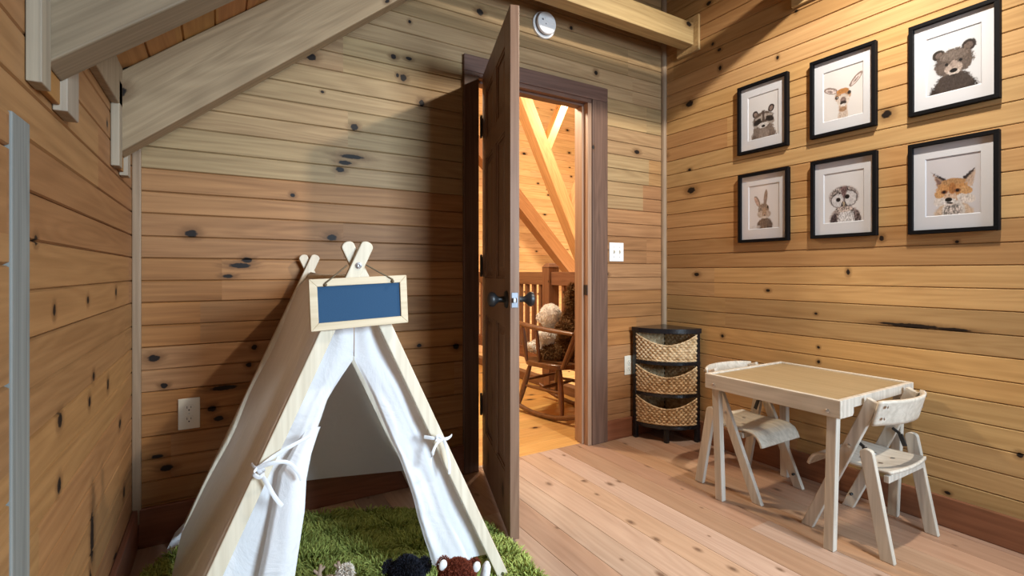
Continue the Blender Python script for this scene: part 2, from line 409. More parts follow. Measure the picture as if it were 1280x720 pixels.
M['nickel'] = plain('strike_metal', (.30, .32, .36), .35, .5, .9)
M['white'] = plain('white_plastic', (.78, .78, .78), .4, .4, var=.02)
M['ivory'] = plain('ivory_plastic', (.66, .62, .52), .45, .4, var=.02)
M['dark'] = plain('dark_slot', (.02, .018, .016), .6, .2)
M['greyplastic'] = plain('grey_plastic', (.20, .20, .22), .5, .4)
M['chalk'] = plain('chalkboard', (.018, .060, .125), .75, .25, var=.25, scale=420)
M['cord'] = plain('jute_cord', (.14, .10, .06), .9, .1, var=.3, scale=300)
M['canvas'] = fabric('canvas_side', (.74, .62, .51), trans=.52, slub=True)
M['curtain'] = fabric('white_cotton', (.82, .82, .84), trans=.22, var=.03)
M['backpanel'] = fabric('back_cotton', (.84, .86, .88), trans=.45, var=.03)
M['rug'] = fur('green_shag', (.185, .235, .045), (.53, .60, .17))
M['rugbase'] = plain('rug_backing', (.06, .085, .02), .9, .1)
M['wicker'] = None
M['glass'] = glass_pane('picture_glass')
M['blackfur'] = fur('black_plush', (.004, .004, .006), (.020, .022, .034))
M['redfur'] = fur('red_plush', (.10, .020, .010), (.26, .060, .030))
M['creamfur'] = fur('cream_plush', (.45, .38, .30), (.80, .74, .66), .1)
M['tanfur'] = fur('tan_plush', (.25, .16, .10), (.50, .36, .24), .1)
M['whitefur'] = fur('white_plush', (.74, .73, .72), (.92, .91, .90), .06)
M['brownfur'] = fur('brown_plush', (.08, .040, .017), (.29, .160, .070))
M['antler'] = plain('antler_felt', (.26, .19, .14), .9, .1)
def wicker_mat():
    s = NT('seagrass_wicker', .6, .3); x, y, z, o = s.coords()
    n1 = s.noise(o, 38, 3); n2 = s.noise(s.xyz(s.m1('MULTIPLY', x, 20.), s.m1('MULTIPLY', y, 20.), s.m1('MULTIPLY', z, 160.)), 1, 2)
    c = s.mix(s.rng(n1, .3, .7), (.36, .22, .10), (.66, .49, .29))
    c = s.mix(s.m1('MULTIPLY', s.rng(n2, .5, .75), .4), c, (.78, .62, .42))
    s.color(c); return s.m
M['wicker'] = wicker_mat()
def print_mat():
    s = NT('animal_print', .7, .2)
    a = s.n('ShaderNodeAttribute', attribute_name='paint'); s.color(s.mix(1., a.outputs['Color'], (.70, .71, .74), 'MULTIPLY')); return s.m
M['print'] = print_mat()

# ================================================================ SETTING
def boards(mb, qlo, qhi, pitch, phase, spans, fn, g=.0075, c=.0048, th=.018):
    """tongue and groove boards with real V grooves: fn(a, q, d) -> point, d into the room; spans(q0, q1) -> [(a0, a1)]"""
    k = math.floor((qlo - phase) / pitch)
    while phase + k * pitch < qhi:
        q0, q1 = max(qlo, phase + k * pitch), min(qhi, phase + (k + 1) * pitch)
        deep = 1.0 if k % 2 == 0 else .55
        if q1 - q0 > .012:
            for a0, a1 in spans(q0, q1):
                prof = [(q0, -th), (q0, -g * deep), (q0 + c * deep, 0), (q1 - c * deep, 0), (q1, -g * deep), (q1, -th)]
                mb.prism(prof, lambda q, d, a: fn(a, q, d), a0, a1)
        k += 1

DX0, DX1, DZ = 1.150, 1.925, 2.062          # doorway rough edges inside the casing
def sp_back(q0, q1):
    xl = max(L - .02, (q0 - 1.638) / .817 - .276)
    if q0 < DZ: return [(xl, DX0), (DX1, Rr + .02)] if xl < DX0 else [(DX1, Rr + .02)]
    return [(xl, Rr + .02)] if xl < Rr else []
mb = MB(); boards(mb, 0, 3.9, PITCH, PHASE, lambda a, b: sp_back(a, b) if not (a < DZ < b) else sp_back(a, b), lambda a, q, d: (a, D - d, q))
mb.box(L - .02, DX0, D + .018, D + .10, 0, 1.60); mb.box(DX0, DX1, D + .018, D + .10, 2.09, 2.45); mb.box(DX1, Rr + .02, D + .018, D + .10, 0, 2.45)
struct(mb.build('wall_back', M['wall_back']))
mb = MB(); boards(mb, 0, 3.95, PITCH_R, PHASE_R, lambda a, b: [(YR, D)], lambda a, q, d: (Rr - d, a, q)); mb.box(Rr + .018, Rr + .06, YR, D + .1, 0, 3.95)
struct(mb.build('wall_right', M['wall_right']))
mb = MB(); boards(mb, 0, 1.70, PITCH, PHASE, lambda a, b: [(YR, D)], lambda a, q, d: (L + d, a, q)); mb.box(L - .06, L - .018, YR, D + .1, 0, 1.64)
struct(mb.build('wall_left', M['wall_left']))
WX0, WX1, WZ0, WZ1 = 1.10, 2.34, .88, 2.22    # window opening in the rear wall
def sp_rear(q0, q1):
    xl = max(L - .02, (q0 - 1.638) / .817 - .276)
    if q1 > WZ0 and q0 < WZ1: return [(xl, WX0), (WX1, Rr + .02)] if xl < WX0 else [(WX1, Rr + .02)]
    return [(xl, Rr + .02)] if xl < Rr else []
mb = MB(); boards(mb, 0, 3.9, PITCH, PHASE, sp_rear, lambda a, q, d: (a, YR + d, q))
struct(mb.build('wall_rear', M['wall_rear']))
# window behind the camera
def window(nm, x0_, x1_):
    wn = struct(bpy.data.objects.new(nm, None)); COL.objects.link(wn)
    mb = MB()
    for (x0, x1, z0, z1) in ((x0_ - .09, x0_, WZ0 - .09, WZ1 + .09), (x1_, x1_ + .09, WZ0 - .09, WZ1 + .09), (x0_, x1_, WZ1, WZ1 + .09), (x0_, x1_, WZ0 - .09, WZ0), ((x0_ + x1_) / 2 - .025, (x0_ + x1_) / 2 + .025, WZ0, WZ1)):
        mb.box(x0, x1, YR - .05, YR + .018, z0, z1)
    mb.build('window_frame', M['casing_x'], wn, bevel=.003)
    MB().box(x0_, x1_, YR - .035, YR - .031, WZ0, WZ1).build('window_pane', M['glass'], wn)
window('window_1', WX0, WX1)
# sloping ceiling boards
mb = MB(); sl = math.atan(.817); cs, sn = math.cos(sl), math.sin(sl)
boards(mb, -.1, 3.8, .115, 0, lambda a, b: [(YR - .02, D + .1)], lambda a, q, d: (L + q * cs + d * sn, a, 1.638 + q * sn - d * cs))
struct(mb.build('ceiling', M['deck']))
mb = MB(); boards(mb, L - .05, Rr + .05, .131, 0, lambda a, b: [(YR - .02, D + .045)], lambda a, q, d: (q, a, d), g=.004, c=.0018, th=.03)
struct(mb.build('floor', M['floor']))
MB().box(L, L + .022, 1.05, D, 1.533, 1.66).build('trim_1', M['cornerw'], bevel=.003)['kind'] = 'structure'
MB().box(L, L + .028, D - .018, D, 0.09, 1.66).build('trim_2', M['cornerw'], bevel=.004)['kind'] = 'structure'
mb = MB(); mb.tube([(Rr - .004, D - .004, .1), (Rr - .004, D - .004, 3.9)], .022, 16)
mb.build('trim_3', M['cornerw'], smooth=60)['kind'] = 'structure'
BH = .122
struct(MB().box(L + .018, DX0 - .075, D - .018, D, 0, .148).build('baseboard_back', M['base_x'], bevel=.004))
struct(MB().box(DX1 + .105, Rr, D - .018, D, 0, BH).build('baseboard_back.001', M['base_x'], bevel=.004))
struct(MB().box(Rr - .018, Rr, YR, D - .018, 0, BH).build('baseboard_right', M['base'], bevel=.004))
struct(MB().box(L, L + .018, YR, D, 0, .148).build('baseboard_left', M['base'], bevel=.004))

# doorway: jambs, casing
CX0, CX1, CZ = 1.072, 2.033, 2.146
mb = MB(); mb.box(CX0, DX0 + .007, D - .022, D, 0, DZ); mb.box(DX1 - .012, CX1, D - .022, D, 0, DZ)
struct(mb.build('trim_4', M['casing'], bevel=.004))
struct(MB().box(CX0, CX1, D - .022, D, DZ, CZ).build('trim_5', M['casing_x'], bevel=.004))
JX0, JX1, JZ = 1.156, 1.886, 2.040
mb = MB(); mb.box(DX0 - .002, JX0, D - .012, D + .115, 0, JZ); mb.box(JX1, DX1 + .002, D - .012, D + .115, 0, JZ)
mb.box(JX1 - .013, JX1, D + .028, D + .075, 0, JZ - .012); mb.box(JX0, JX0 + .013, D + .028, D + .075, 0, JZ - .012)
jo = struct(mb.build('trim_6', M['jamb'], bevel=.002))
mb = MB(); mb.box(DX0, DX1, D - .012, D + .115, JZ, DZ + .02); mb.box(JX0, JX1, D + .028, D + .075, JZ - .012, JZ)
struct(mb.build('trim_7', M['casing_x'], bevel=.002))
MB().box(JX1 - .003, JX1 + .001, D - .008, D + .024, .895, .955).build('strike_plate', M['iron'], jo, bevel=.001)

# the open six panel door (local: hinge at origin, leaf along +x, face -y = left face)
DW, DT, DH = .700, .036, 2.022
door = struct(bpy.data.objects.new('door_1', None)); COL.objects.link(door)
hx, hy = 1.170, 2.266
ex, ey = .950, 1.618
door.location = (hx, hy, .020); door.rotation_euler = (0, 0, math.atan2(ey - hy, ex - hx))
def door_leaf():
    mb = MB()
    st, ms = .105, .095
    rails = [(0, .215), (.80, .985), (1.575, 1.665), (1.912, DH)]
    mb.box(0, st, 0, DT, 0, DH); mb.box(DW - st, DW, 0, DT, 0, DH)
    for z0, z1 in rails: mb.box(st, DW - st, 0, DT, z0, z1)
    cx = DW / 2
    for z0, z1 in zip([r[1] for r in rails[:-1]], [r[0] for r in rails[1:]]):
        mb.box(cx - ms / 2, cx + ms / 2, 0, DT, z0, z1)
        for a, b in ((st, cx - ms / 2), (cx + ms / 2, DW - st)):
            mb.box(a, b, .011, DT - .011, z0, z1)
            for y0, y1 in ((.011, .004), (DT - .011, DT - .004)):   # raised field
                i = .028; o = .048
                v = [(a + i, y0, z0 + i), (b - i, y0, z0 + i), (b - i, y0, z1 - i), (a + i, y0, z1 - i), (a + o, y1, z0 + o), (b - o, y1, z0 + o), (b - o, y1, z1 - o), (a + o, y1, z1 - o)]
                mb.hexa(v)
            for y0, y1 in ((0.001, .011), (DT - .011, DT - .001)):  # sticking
                for bx in ((a, a + .010, z0, z1), (b - .010, b, z0, z1), (a, b, z0, z0 + .010), (a, b, z1 - .010, z1)):
                    mb.box(bx[0], bx[1], y0 + .003, y1, bx[2], bx[3])
    return mb
door_leaf().build('leaf', M['door'], door, bevel=.002)
KZ = .905
for sg in (-1, 1):
    y0 = 0 if sg < 0 else DT
    mb = MB(); mb.lathe([(.034, 0), (.034, .004), (.030, .009), (.013, .012), (.011, .032), (.016, .040), (.027, .050), (.030, .060), (.026, .070), (.012, .076), (.002, .077)], (DW - .062, y0, KZ), (0, sg, 0), 28)
    mb.build('door_knob', M['iron'], door, smooth=40)
mb = MB(); mb.box(DW - .001, DW + .002, DT / 2 - .013, DT / 2 + .013, KZ - .029, KZ + .029)
lp = mb.build('latch_plate', M['nickel'], door, bevel=.002)
mb = MB(); mb.prism([(0, 0), (.011, 0), (.011, .008), (0, .017)], lambda a, b, t: (DW + .002 + a, DT / 2 - .008 + b, t), KZ - .009, KZ + .009)
mb.build('latch_bolt', M['steel'], lp, bevel=.001)
for hz in (1.76, 1.045, .33):
    mb = MB(); mb.tube([(-.004, -.006, hz - .048), (-.004, -.006, hz + .048)], .0065, 12)
    for k in (-.052, .052): mb.ball((-.004, -.006, hz + k), .0065, 10, 6)
    mb.box(-.003, -.0005, -.004, .030, hz - .045, hz + .045); mb.box(-.012, -.004, -.006, -.003, hz - .045, hz + .045)
    hg = mb.build('hinge', M['iron'], door, smooth=40)

# roof trusses: sloping rafters on wall pads, tie beams ending on the right wall
def rafter(y0, y1, label, pady0, pady1, mt='beam'):
    t = thing('roof_rafter', label, 'rafter', (L, y0, 1.388), group='roof timbers')
    lo = lambda x: .0 + .817 * (x + .276) + 1.386
    ca, sa = math.cos(sl), math.sin(sl)
    loc = lambda x, z: ((x - L) * ca + (z - 1.388) * sa, -(x - L) * sa + (z - 1.388) * ca)
    mb = MB(); mb.prism([loc(L + .014, lo(L + .014)), loc(2.45, lo(2.45)), loc(2.45, lo(2.45) + .249), loc(L + .014, lo(L + .014) + .249)], lambda a, b, t_: (a, t_, b), 0, y1 - y0)
    o = mb.build('timber', M[mt], t, bevel=.004); o.rotation_euler = (0, -sl, 0)
    zt = lo(L) + .22 - 1.388
    MB().box(0.001, .022, pady0 - y0, -.001, -.04, zt).build('cleat', M['cleat'], t, bevel=.002)
    MB().box(0.001, .024, y1 - y0 + .001, pady1 - y0, -.045, zt).build('cleat', M['cleat'], t, bevel=.002)
    MB().box(0.001, .013, 0, y1 - y0, -.035, zt).build('pad', M['deck'], t, bevel=.002)
rafter(1.165, 1.265, 'near grey sloping rafter across the top left corner', 1.112, 1.355)
rafter(1.915, 2.005, 'far tan sloping rafter in front of the back wall', 1.862, 2.06, 'beam_tan')
def tie(y0, y1, z0, z1, label):
    t = thing('tie_beam', label, 'beam', (Rr, y0, z0), group='roof timbers')
    xl = (z0 - 1.56) / .817 - .276
    MB().box(xl - Rr, -.019, 0, y1 - y0, 0, z1 - z0).build('timber', M['tie'], t, bevel=.004)
    MB().box(-.018, -.001, -.035, y1 - y0 + .045, -.04, z1 - z0 + .045).build('pad', M['tie'], t, bevel=.002)
tie(2.045, 2.132, 2.436, 2.570, 'level pine tie beam above the doorway, ending on a square wall pad')
tie(1.31, 1.397, 2.425, 2.56, 'level pine tie beam whose wall pad corner shows at the top edge above the fawn picture')

# board panel with limed edge at the left margin
t = thing('closet_door', 'short boarded closet door with a pale limed edge strip at the left margin', 'closet door', (L, .40, 0))
mb = MB(); boards(mb, 0.03, 1.261, .17, .02, lambda a, b: [(0, .568)], lambda a, q, d: (.020 + d, a, q)); mb.build('panel', M['wall_left'], t)
MB().box(.002, .023, .57, .646, 0.0, 1.261).build('edge_strip', M['grey_trim'], t, bevel=.002)

# ================================================================ WALL FITTINGS
t = thing('smoke_detector', 'round white smoke detector high on the back wall beside the open door', 'smoke detector', (1.572, D, 2.42))
mb = MB(); mb.lathe([(.074, 0), (.074, .010), (.071, .013), (.060, .013)], (0, 0, 0), (0, -1, 0), 40); mb.build('mounting_ring', M['white'], t, smooth=35)
mb = MB(); mb.lathe([(.058, .012), (.058, .026), (.056, .028)], (0, 0, 0), (0, -1, 0), 40); mb.build('vent_band', M['greyplastic'], t, smooth=35)
mb = MB(); mb.lathe([(.062, .026), (.062, .036), (.060, .040), (.054, .043), (.001, .044)], (0, 0, 0), (0, -1, 0), 40)
cv = mb.build('cover', M['white'], t, smooth=35)
mb = MB(); mb.prism([(-.006 + .034 * math.cos(a), .014 + .017 * math.sin(a)) for a in np.linspace(0, 2 * math.pi, 25)[:-1]], lambda a, b, k: (a + .022, -k, b), .042, .046); mb.build('test_button', M['white'], cv, bevel=.001)
mb = MB(); mb.box(-.036, -.026, -.0455, -.043, .006, .016); mb.lathe([(.0035, .043), (.0035, .0455)], (-.010, 0, -.010), (0, -1, 0), 12); mb.build('sounder_slot', M['greyplastic'], cv)

t = thing('light_switch', 'ivory double light switch on the back wall beside the doorway', 'light switch', (2.119, D, 1.156))
MB().box(-.058, .058, -.006, 0, -.058, .058).build('cover_plate', M['white'], t, bevel=.003, seg=3)
for sx in (-.023, .023):
    MB().hexa([(sx - .005, -.006, -.012), (sx + .005, -.006, -.012), (sx + .005, -.006, .012), (sx - .005, -.006, .012), (sx - .004, -.017, .002), (sx + .004, -.017, .002), (sx + .004, -.015, .011), (sx - .004, -.015, .011)]).build('toggle', M['ivory'], t, bevel=.001)
    for z in (-.030, .030): MB().lathe([(.003, .006), (.002, .0075), (.0005, .0078)], (sx, 0, z), (0, -1, 0), 10).build('screw', M['steel'], t)
def outlet(x, z, label):
    t = thing('wall_outlet', label, 'electrical outlet', (x, D, z))
    MB().box(-.036, .036, -.006, 0, -.060, .060).build('cover_plate', M['ivory'], t, bevel=.003, seg=3)
    for dz in (-.022, .022):
        r = MB(); r.prism([(.0165 * math.cos(a), max(-.0135, min(.0135, .0165 * math.sin(a)))) for a in np.linspace(0, 2 * math.pi, 33)[:-1]], lambda a, b, k: (a, -k, dz + b), .005, .0085)
        ro = r.build('receptacle', M['ivory'], t, bevel=.0006)
        s_ = MB(); s_.box(-.0075, -.0055, -.0092, -.008, dz - .001, dz + .008); s_.box(.0055, .0075, -.0092, -.008, dz + .0, dz + .007)
        s_.lathe([(.0026, .008), (.0026, .0092)], (0, 0, dz - .0075), (0, -1, 0), 12); s_.build('slot', M['dark'], ro)
    MB().lathe([(.003, .006), (.002, .0075), (.0005, .0078)], (0, 0, 0), (0, -1, 0), 10).build('screw', M['steel'], t)
    return t
outlet(-.099, .480, 'ivory double electrical outlet low on the back wall left of the tent')
outlet(2.222, .446, 'electrical outlet half hidden behind the black corner shelf')

# ================================================================ ANIMAL PICTURES
class Paint:
    W, H = .175, .240
    def __init__(s, seed, bg=(.80, .80, .81)):
        s.nu, s.nv = 112, 154
        u, v = np.meshgrid(np.linspace(0, 1, s.nu + 1), np.linspace(0, 1, s.nv + 1)); s.u = u * .73; s.v = v
        s.rng = np.random.default_rng(seed)
        n = s.rng.normal(size=u.shape); s.n1 = n
        k = n.copy()
        for _ in range(2): k = (k + np.roll(k, 1, 0) + np.roll(k, -1, 0) + np.roll(k, 1, 1) + np.roll(k, -1, 1)) / 5
        s.n2 = k / k.std()
        st = n.copy()
        for _ in range(6): st = (st + np.roll(st, 1, 0) + np.roll(st, -1, 0)) / 3
        s.n3 = st / st.std()
        s.c = np.ones(u.shape + (3,)) * np.array(bg)
        s.c *= (1 + .02 * np.sin(u * 7 + v * 5))[..., None]
    def ell(s, cx, cy, rx, ry, col, rot=0, soft=.12, fuzz=.10, tex=.12, op=1.):
        x = s.u - cx * .73; y = s.v - cy; a = R_(rot)
        X = x * math.cos(a) + y * math.sin(a); Y = -x * math.sin(a) + y * math.cos(a)
        d = np.sqrt((X / rx) ** 2 + (Y / ry) ** 2)
        s._blend(np.clip((1 - d + s.n2 * fuzz * .35) / soft, 0, 1), col, tex, op); return s
    def poly(s, pts, col, soft=.018, fuzz=.012, tex=.12, op=1.):
        P = [(a * .73, b) for a, b in pts]; ar = sum(P[i][0] * P[(i + 1) % len(P)][1] - P[(i + 1) % len(P)][0] * P[i][1] for i in range(len(P)))
        if ar < 0: P = P[::-1]
        d = np.full(s.u.shape, 9.)
        for i in range(len(P)):
            (x0, y0), (x1, y1) = P[i], P[(i + 1) % len(P)]; l = math.hypot(x1 - x0, y1 - y0)
            d = np.minimum(d, ((x1 - x0) * (s.v - y0) - (y1 - y0) * (s.u - x0)) / l)
        s._blend(np.clip((d + s.n2 * fuzz * .5) / soft + .5, 0, 1), col, tex, op); return s
    def _blend(s, m, col, tex, op):
        c = np.array(col) * (1 + tex * (.7 * s.n3 + .7 * s.n2))[..., None]
        m = (m * op)[..., None]; s.c = s.c * (1 - m) + np.clip(c, 0, 1) * m
    def mesh(s, name, parent, cx, z):
        """picture plane faces -x; viewer's left is +y; local coordinates of the frame"""
        W, H = s.W, s.H
        mb = MB(); mb.grid(lambda a, b: (cx, (.5 - a) * W, (b - .5) * H + z), s.nu, s.nv)
        o = mb.build(name, M['print'], parent, fixn=False)
        at = o.data.attributes.new('paint', 'FLOAT_COLOR', 'POINT')
        at.data.foreach_set('color', np.concatenate([s.c.reshape(-1, 3), np.ones((s.c.shape[0] * s.c.shape[1], 1))], 1).ravel())
        return o
BK = (.006, .006, .007)
def raccoon():
    p = Paint(1); g = (.13, .095, .075); dk = (.03, .022, .02); lt = (.42, .37, .33)
    p.ell(.52, .02, .31, .28, (.20, .15, .12)).ell(.50, .20, .26, .20, (.23, .18, .15)).ell(.52, .08, .13, .16, (.34, .28, .24), op=.6)
    p.ell(.25, .57, .075, .09, dk, 20).ell(.26, .565, .045, .06, (.30, .22, .19), 20).ell(.76, .63, .075, .09, dk, -20).ell(.755, .625, .042, .06, (.30, .22, .19), -20)
    p.ell(.50, .42, .26, .19, g, 5).ell(.30, .33, .10, .07, lt, 20).ell(.74, .35, .10, .07, lt, -20)
    p.ell(.36, .47, .11, .035, lt, 10).ell(.66, .50, .11, .035, lt, -8)
    p.ell(.33, .385, .12, .065, dk, 25).ell(.70, .41, .12, .065, dk, -20)
    p.poly([(.46, .62), (.55, .62), (.53, .36), (.49, .36)], (.10, .07, .06)).ell(.45, .47, .022, .08, lt).ell(.57, .48, .022, .08, lt)
    p.ell(.50, .29, .13, .065, (.72, .69, .67)).ell(.51, .27, .045, .032, BK, tex=.1)
    p.ell(.36, .40, .022, .022, BK, fuzz=0).ell(.69, .42, .022, .022, BK, fuzz=0)
    return p
def fawn():
    p = Paint(2, (.82, .80, .78)); tan = (.50, .29, .16); dk = (.05, .035, .03); lt = (.70, .60, .52)
    p.poly([(.40, -.05), (.62, -.05), (.60, .32), (.40, .32)], (.58, .42, .31)).ell(.50, .05, .10, .14, (.66, .54, .45)).ell(.5, .18, .07, .05, (.40, .24, .14))
    p.ell(.20, .60, .15, .065, (.30, .22, .19), -24).ell(.20, .595, .115, .042, (.72, .62, .58), -24).ell(.18, .59, .06, .02, (.35, .27, .25), -24)
    p.ell(.82, .70, .17, .058, (.30, .22, .19), 47).ell(.825, .695, .13, .036, (.72, .62, .58), 47).ell(.82, .69, .07, .016, (.35, .27, .25), 47)
    p.ell(.50, .45, .155, .14, tan).ell(.51, .36, .12, .13, lt).ell(.50, .54, .12, .055, (.52, .24, .08))
    p.ell(.35, .43, .035, .035, dk, fuzz=.02).ell(.66, .48, .035, .038, dk, fuzz=.02).ell(.36, .435, .010, .010, (.8, .8, .8), fuzz=0)
    p.ell(.51, .35, .055, .075, (.24, .17, .15)).ell(.51, .305, .06, .045, dk).ell(.52, .265, .05, .025, (.75, .70, .66)).ell(.51, .36, .02, .02, (.3, .22, .2))
    return p
def bear():
    p = Paint(3, (.70, .73, .77)); b = (.105, .080, .066); dk = (.035, .026, .022)
    p.ell(.50, .00, .34, .26, dk).ell(.50, .14, .26, .20, (.06, .046, .04))
    p.ell(.24, .66, .095, .095, dk).ell(.25, .655, .055, .055, (.16, .12, .105)).ell(.78, .70, .10, .10, dk).ell(.775, .695, .058, .058, (.14, .105, .09))
    p.ell(.51, .50, .275, .225, b).ell(.51, .60, .20, .09, (.17, .135, .115)).ell(.34, .40, .12, .12, (.13, .10, .085)).ell(.68, .42, .12, .12, (.13, .10, .085))
    p.ell(.51, .38, .125, .105, (.44, .36, .31)).ell(.51, .46, .055, .06, (.36, .29, .25)).ell(.51, .315, .08, .05, (.58, .51, .46))
    p.ell(.51, .345, .055, .037, BK, tex=.05, fuzz=.03).ell(.385, .47, .026, .026, BK, fuzz=.02).ell(.635, .49, .026, .026, BK, fuzz=.02).ell(.51, .275, .05, .010, dk)
    return p
def rabbit():
    p = Paint(4, (.82, .81, .82)); b = (.26, .20, .16); dk = (.07, .05, .04); lt = (.52, .44, .38)
    p.ell(.53, .06, .20, .20, (.16, .12, .10), tex=.25).ell(.20, .05, .16, .05, (.66, .68, .71), op=.5)
    p.ell(.29, .63, .055, .155, b, 24).ell(.27, .63, .034, .125, (.58, .40, .34), 24).ell(.56, .70, .045, .185, b, -6).ell(.555, .70, .022, .14, (.34, .24, .2), -6)
    p.ell(.49, .43, .135, .155, b).ell(.44, .33, .12, .085, lt).ell(.60, .33, .10, .085, lt).ell(.52, .36, .05, .13, (.40, .29, .21))
    p.ell(.40, .45, .024, .036, BK, fuzz=.02).ell(.63, .48, .022, .036, BK, fuzz=.02).ell(.40, .455, .04, .055, lt, op=.35).ell(.53, .33, .03, .02, (.50, .33, .28)).ell(.53, .30, .012, .03, dk).ell(.53, .26, .08, .028, (.64, .58, .53))
    return p
def owl():
    p = Paint(5, (.80, .81, .83)); g = (.28, .24, .23); dk = (.055, .04, .045); lt = (.68, .68, .70)
    p.ell(.54, .04, .30, .30, (.24, .20, .19), tex=.75).ell(.58, .06, .17, .20, (.66, .66, .68), tex=.25).ell(.25, .04, .06, .15, dk, -12, tex=.5).ell(.84, .08, .06, .16, (.14, .11, .11), 12, tex=.6)
    p.ell(.50, .50, .285, .235, (.33, .29, .28), tex=.6).ell(.37, .44, .145, .155, dk).ell(.64, .47, .15, .165, dk)
    p.ell(.37, .44, .128, .138, lt, tex=.10).ell(.64, .47, .133, .148, lt, tex=.10).poly([(.42, .70), (.60, .70), (.52, .38)], (.16, .10, .10), tex=.4)
    p.ell(.37, .455, .044, .044, BK, fuzz=.04).ell(.59, .50, .046, .046, BK, fuzz=.04).ell(.50, .26, .16, .06, (.42, .36, .33), tex=.5)
    p.poly([(.47, .40), (.54, .41), (.51, .30)], (.62, .48, .30)).ell(.46, .36, .012, .07, dk, -20).ell(.55, .37, .012, .07, dk, 20)
    return p
def fox():
    p = Paint(6, (.68, .67, .70)); o = (.56, .275, .095); dk = (.035, .025, .025); lt = (.74, .68, .63); rd = (.42, .18, .06)
    p.ell(.52, .02, .27, .22, (.60, .46, .34)).ell(.52, .05, .16, .22, (.66, .62, .58)).ell(.50, .07, .13, .13, (.42, .36, .33), tex=.7, op=.7)
    p.poly([(.15, .72), (.39, .58), (.24, .42)], (.52, .36, .26)).poly([(.17, .69), (.32, .56), (.25, .46)], (.22, .13, .11)).poly([(.14, .74), (.40, .61), (.38, .56), (.22, .66)], dk)
    p.poly([(.91, .74), (.66, .58), (.86, .44)], (.58, .44, .34)).poly([(.91, .76), (.66, .605), (.72, .57), (.86, .68)], dk)
    p.ell(.50, .42, .235, .20, (.58, .33, .15)).ell(.50, .46, .18, .13, o, op=.7).ell(.52, .56, .17, .06, (.48, .27, .12)).ell(.30, .26, .12, .085, lt, 25).ell(.74, .27, .13, .085, lt, -22)
    p.ell(.28, .37, .09, .07, (.62, .36, .16), 20).ell(.74, .40, .09, .07, (.62, .36, .16), -20).ell(.46, .30, .09, .12, (.66, .48, .35)).ell(.42, .24, .11, .055, (.78, .75, .73)).ell(.50, .45, .05, .10, rd)
    p.ell(.35, .40, .048, .036, (.28, .11, .05)).ell(.59, .41, .048, .036, (.28, .11, .05)).ell(.35, .40, .026, .026, BK, fuzz=.02).ell(.59, .41, .026, .026, BK, fuzz=.02)
    p.ell(.43, .265, .052, .038, BK, tex=.05, fuzz=.03).ell(.45, .21, .05, .016, dk, -10)
    return p
FW, FH, FT, FB = .285, .380, .026, .016
def picture(cy, cz, painter, label):
    t = thing('framed_picture', label, 'picture', (Rr, cy, cz), group='framed animal portraits')
    mb = MB(); h, v = FW / 2, FH / 2
    for (y0, y1, z0, z1) in ((-h, h, v - FB, v), (-h, h, -v, -v + FB), (-h, -h + FB, -v + FB, v - FB), (h - FB, h, -v + FB, v - FB)): mb.box(-FT, 0, y0, y1, z0, z1)
    mb.build('frame', M['frame'], t, bevel=.0012)
    mb = MB(); a, b = Paint.W / 2, Paint.H / 2; i = .003; hh, vv = h - FB + .002, v - FB + .002; xf, xb = -.0100, -.0065
    o = [(-hh, -vv), (hh, -vv), (hh, vv), (-hh, vv)]; n = [(-a, -b), (a, -b), (a, b), (-a, b)]
    mb.add([(xf, *q) for q in o] + [(xf, *q) for q in n] + [(xb, q[0] * (1 - i / a), q[1] * (1 - i / b)) for q in n], [(k, (k + 1) % 4, 4 + (k + 1) % 4, 4 + k) for k in range(4)] + [(4 + k, 4 + (k + 1) % 4, 8 + (k + 1) % 4, 8 + k) for k in range(4)])
    mb.build('mat', M['mat'], t, fixn=False)
    painter().mesh('print', t, -.0062, 0)
    MB().box(-.0165, -.0145, -h + FB - .001, h - FB + .001, -v + FB - .001, v - FB + .001).build('glass', M['glass'], t)
for cy, cz, fnc, lb in ((1.601, 1.878, raccoon, 'black framed raccoon portrait, upper row nearest the corner'), (1.204, 1.878, fawn, 'black framed fawn portrait in the middle of the upper row'), (.797, 1.878, bear, 'black framed bear cub portrait, upper row nearest the right edge'),
                        (1.597, 1.386, rabbit, 'black framed rabbit portrait, lower row nearest the corner'), (1.201, 1.386, owl, 'black framed owl portrait in the middle of the lower row'), (.799, 1.380, fox, 'black framed fox cub portrait, lower row nearest the right edge')):
    picture(cy, cz, fnc, lb)

# ================================================================ CORNER SHELF WITH BASKETS
SX, SY = 2.518, 2.276
CR = .285
t = thing('corner_shelf', 'black lacquered quarter round corner shelf holding three wicker baskets', 'shelf unit', (SX, SY, 0))
def qpt(r, a): return (-r * math.cos(a), -r * math.sin(a))        # a 0 -> along back wall, 90deg -> along right wall
def quarter(r, n=28, r0=0.): return [(0, 0)] + [qpt(r, math.pi / 2 * k / n) for k in range(n + 1)]
LEV = [(.660, .690), (.468, .488), (.274, .294), (.082, .104)]
for i, (z0, z1) in enumerate(LEV):
    mb = MB(); mb.prism(quarter(CR + (.008 if i == 0 else 0)), lambda a, b, k: (a, b, k), z0, z1)
    mb.build('top' if i == 0 else 'shelf', M['black'], t, bevel=.002)
for nm, (x0, x1, y0, y1) in {'a': (-CR, -CR + .024, -.030, -.004), 'b': (-.030, -.004, -CR, -CR + .024), 'c': (-.03, -.004, -.03, -.004)}.items():
    MB().box(x0, x1, y0, y1, 0, .662).build('post', M['black'], t, bevel=.0015)
fx, fy = qpt(CR - .014, math.pi / 4)
MB().box(-.012, .012, -.012, .012, 0, .082).build('foot', M['black'], t, bevel=.0015).location = (fx, fy, 0)
mb = MB()
mb.beam((-.02, -.02, .066), (fx, fy, .066), (0, 0, 1), .03, .016); mb.build('brace', M['black'], t, bevel=.001)
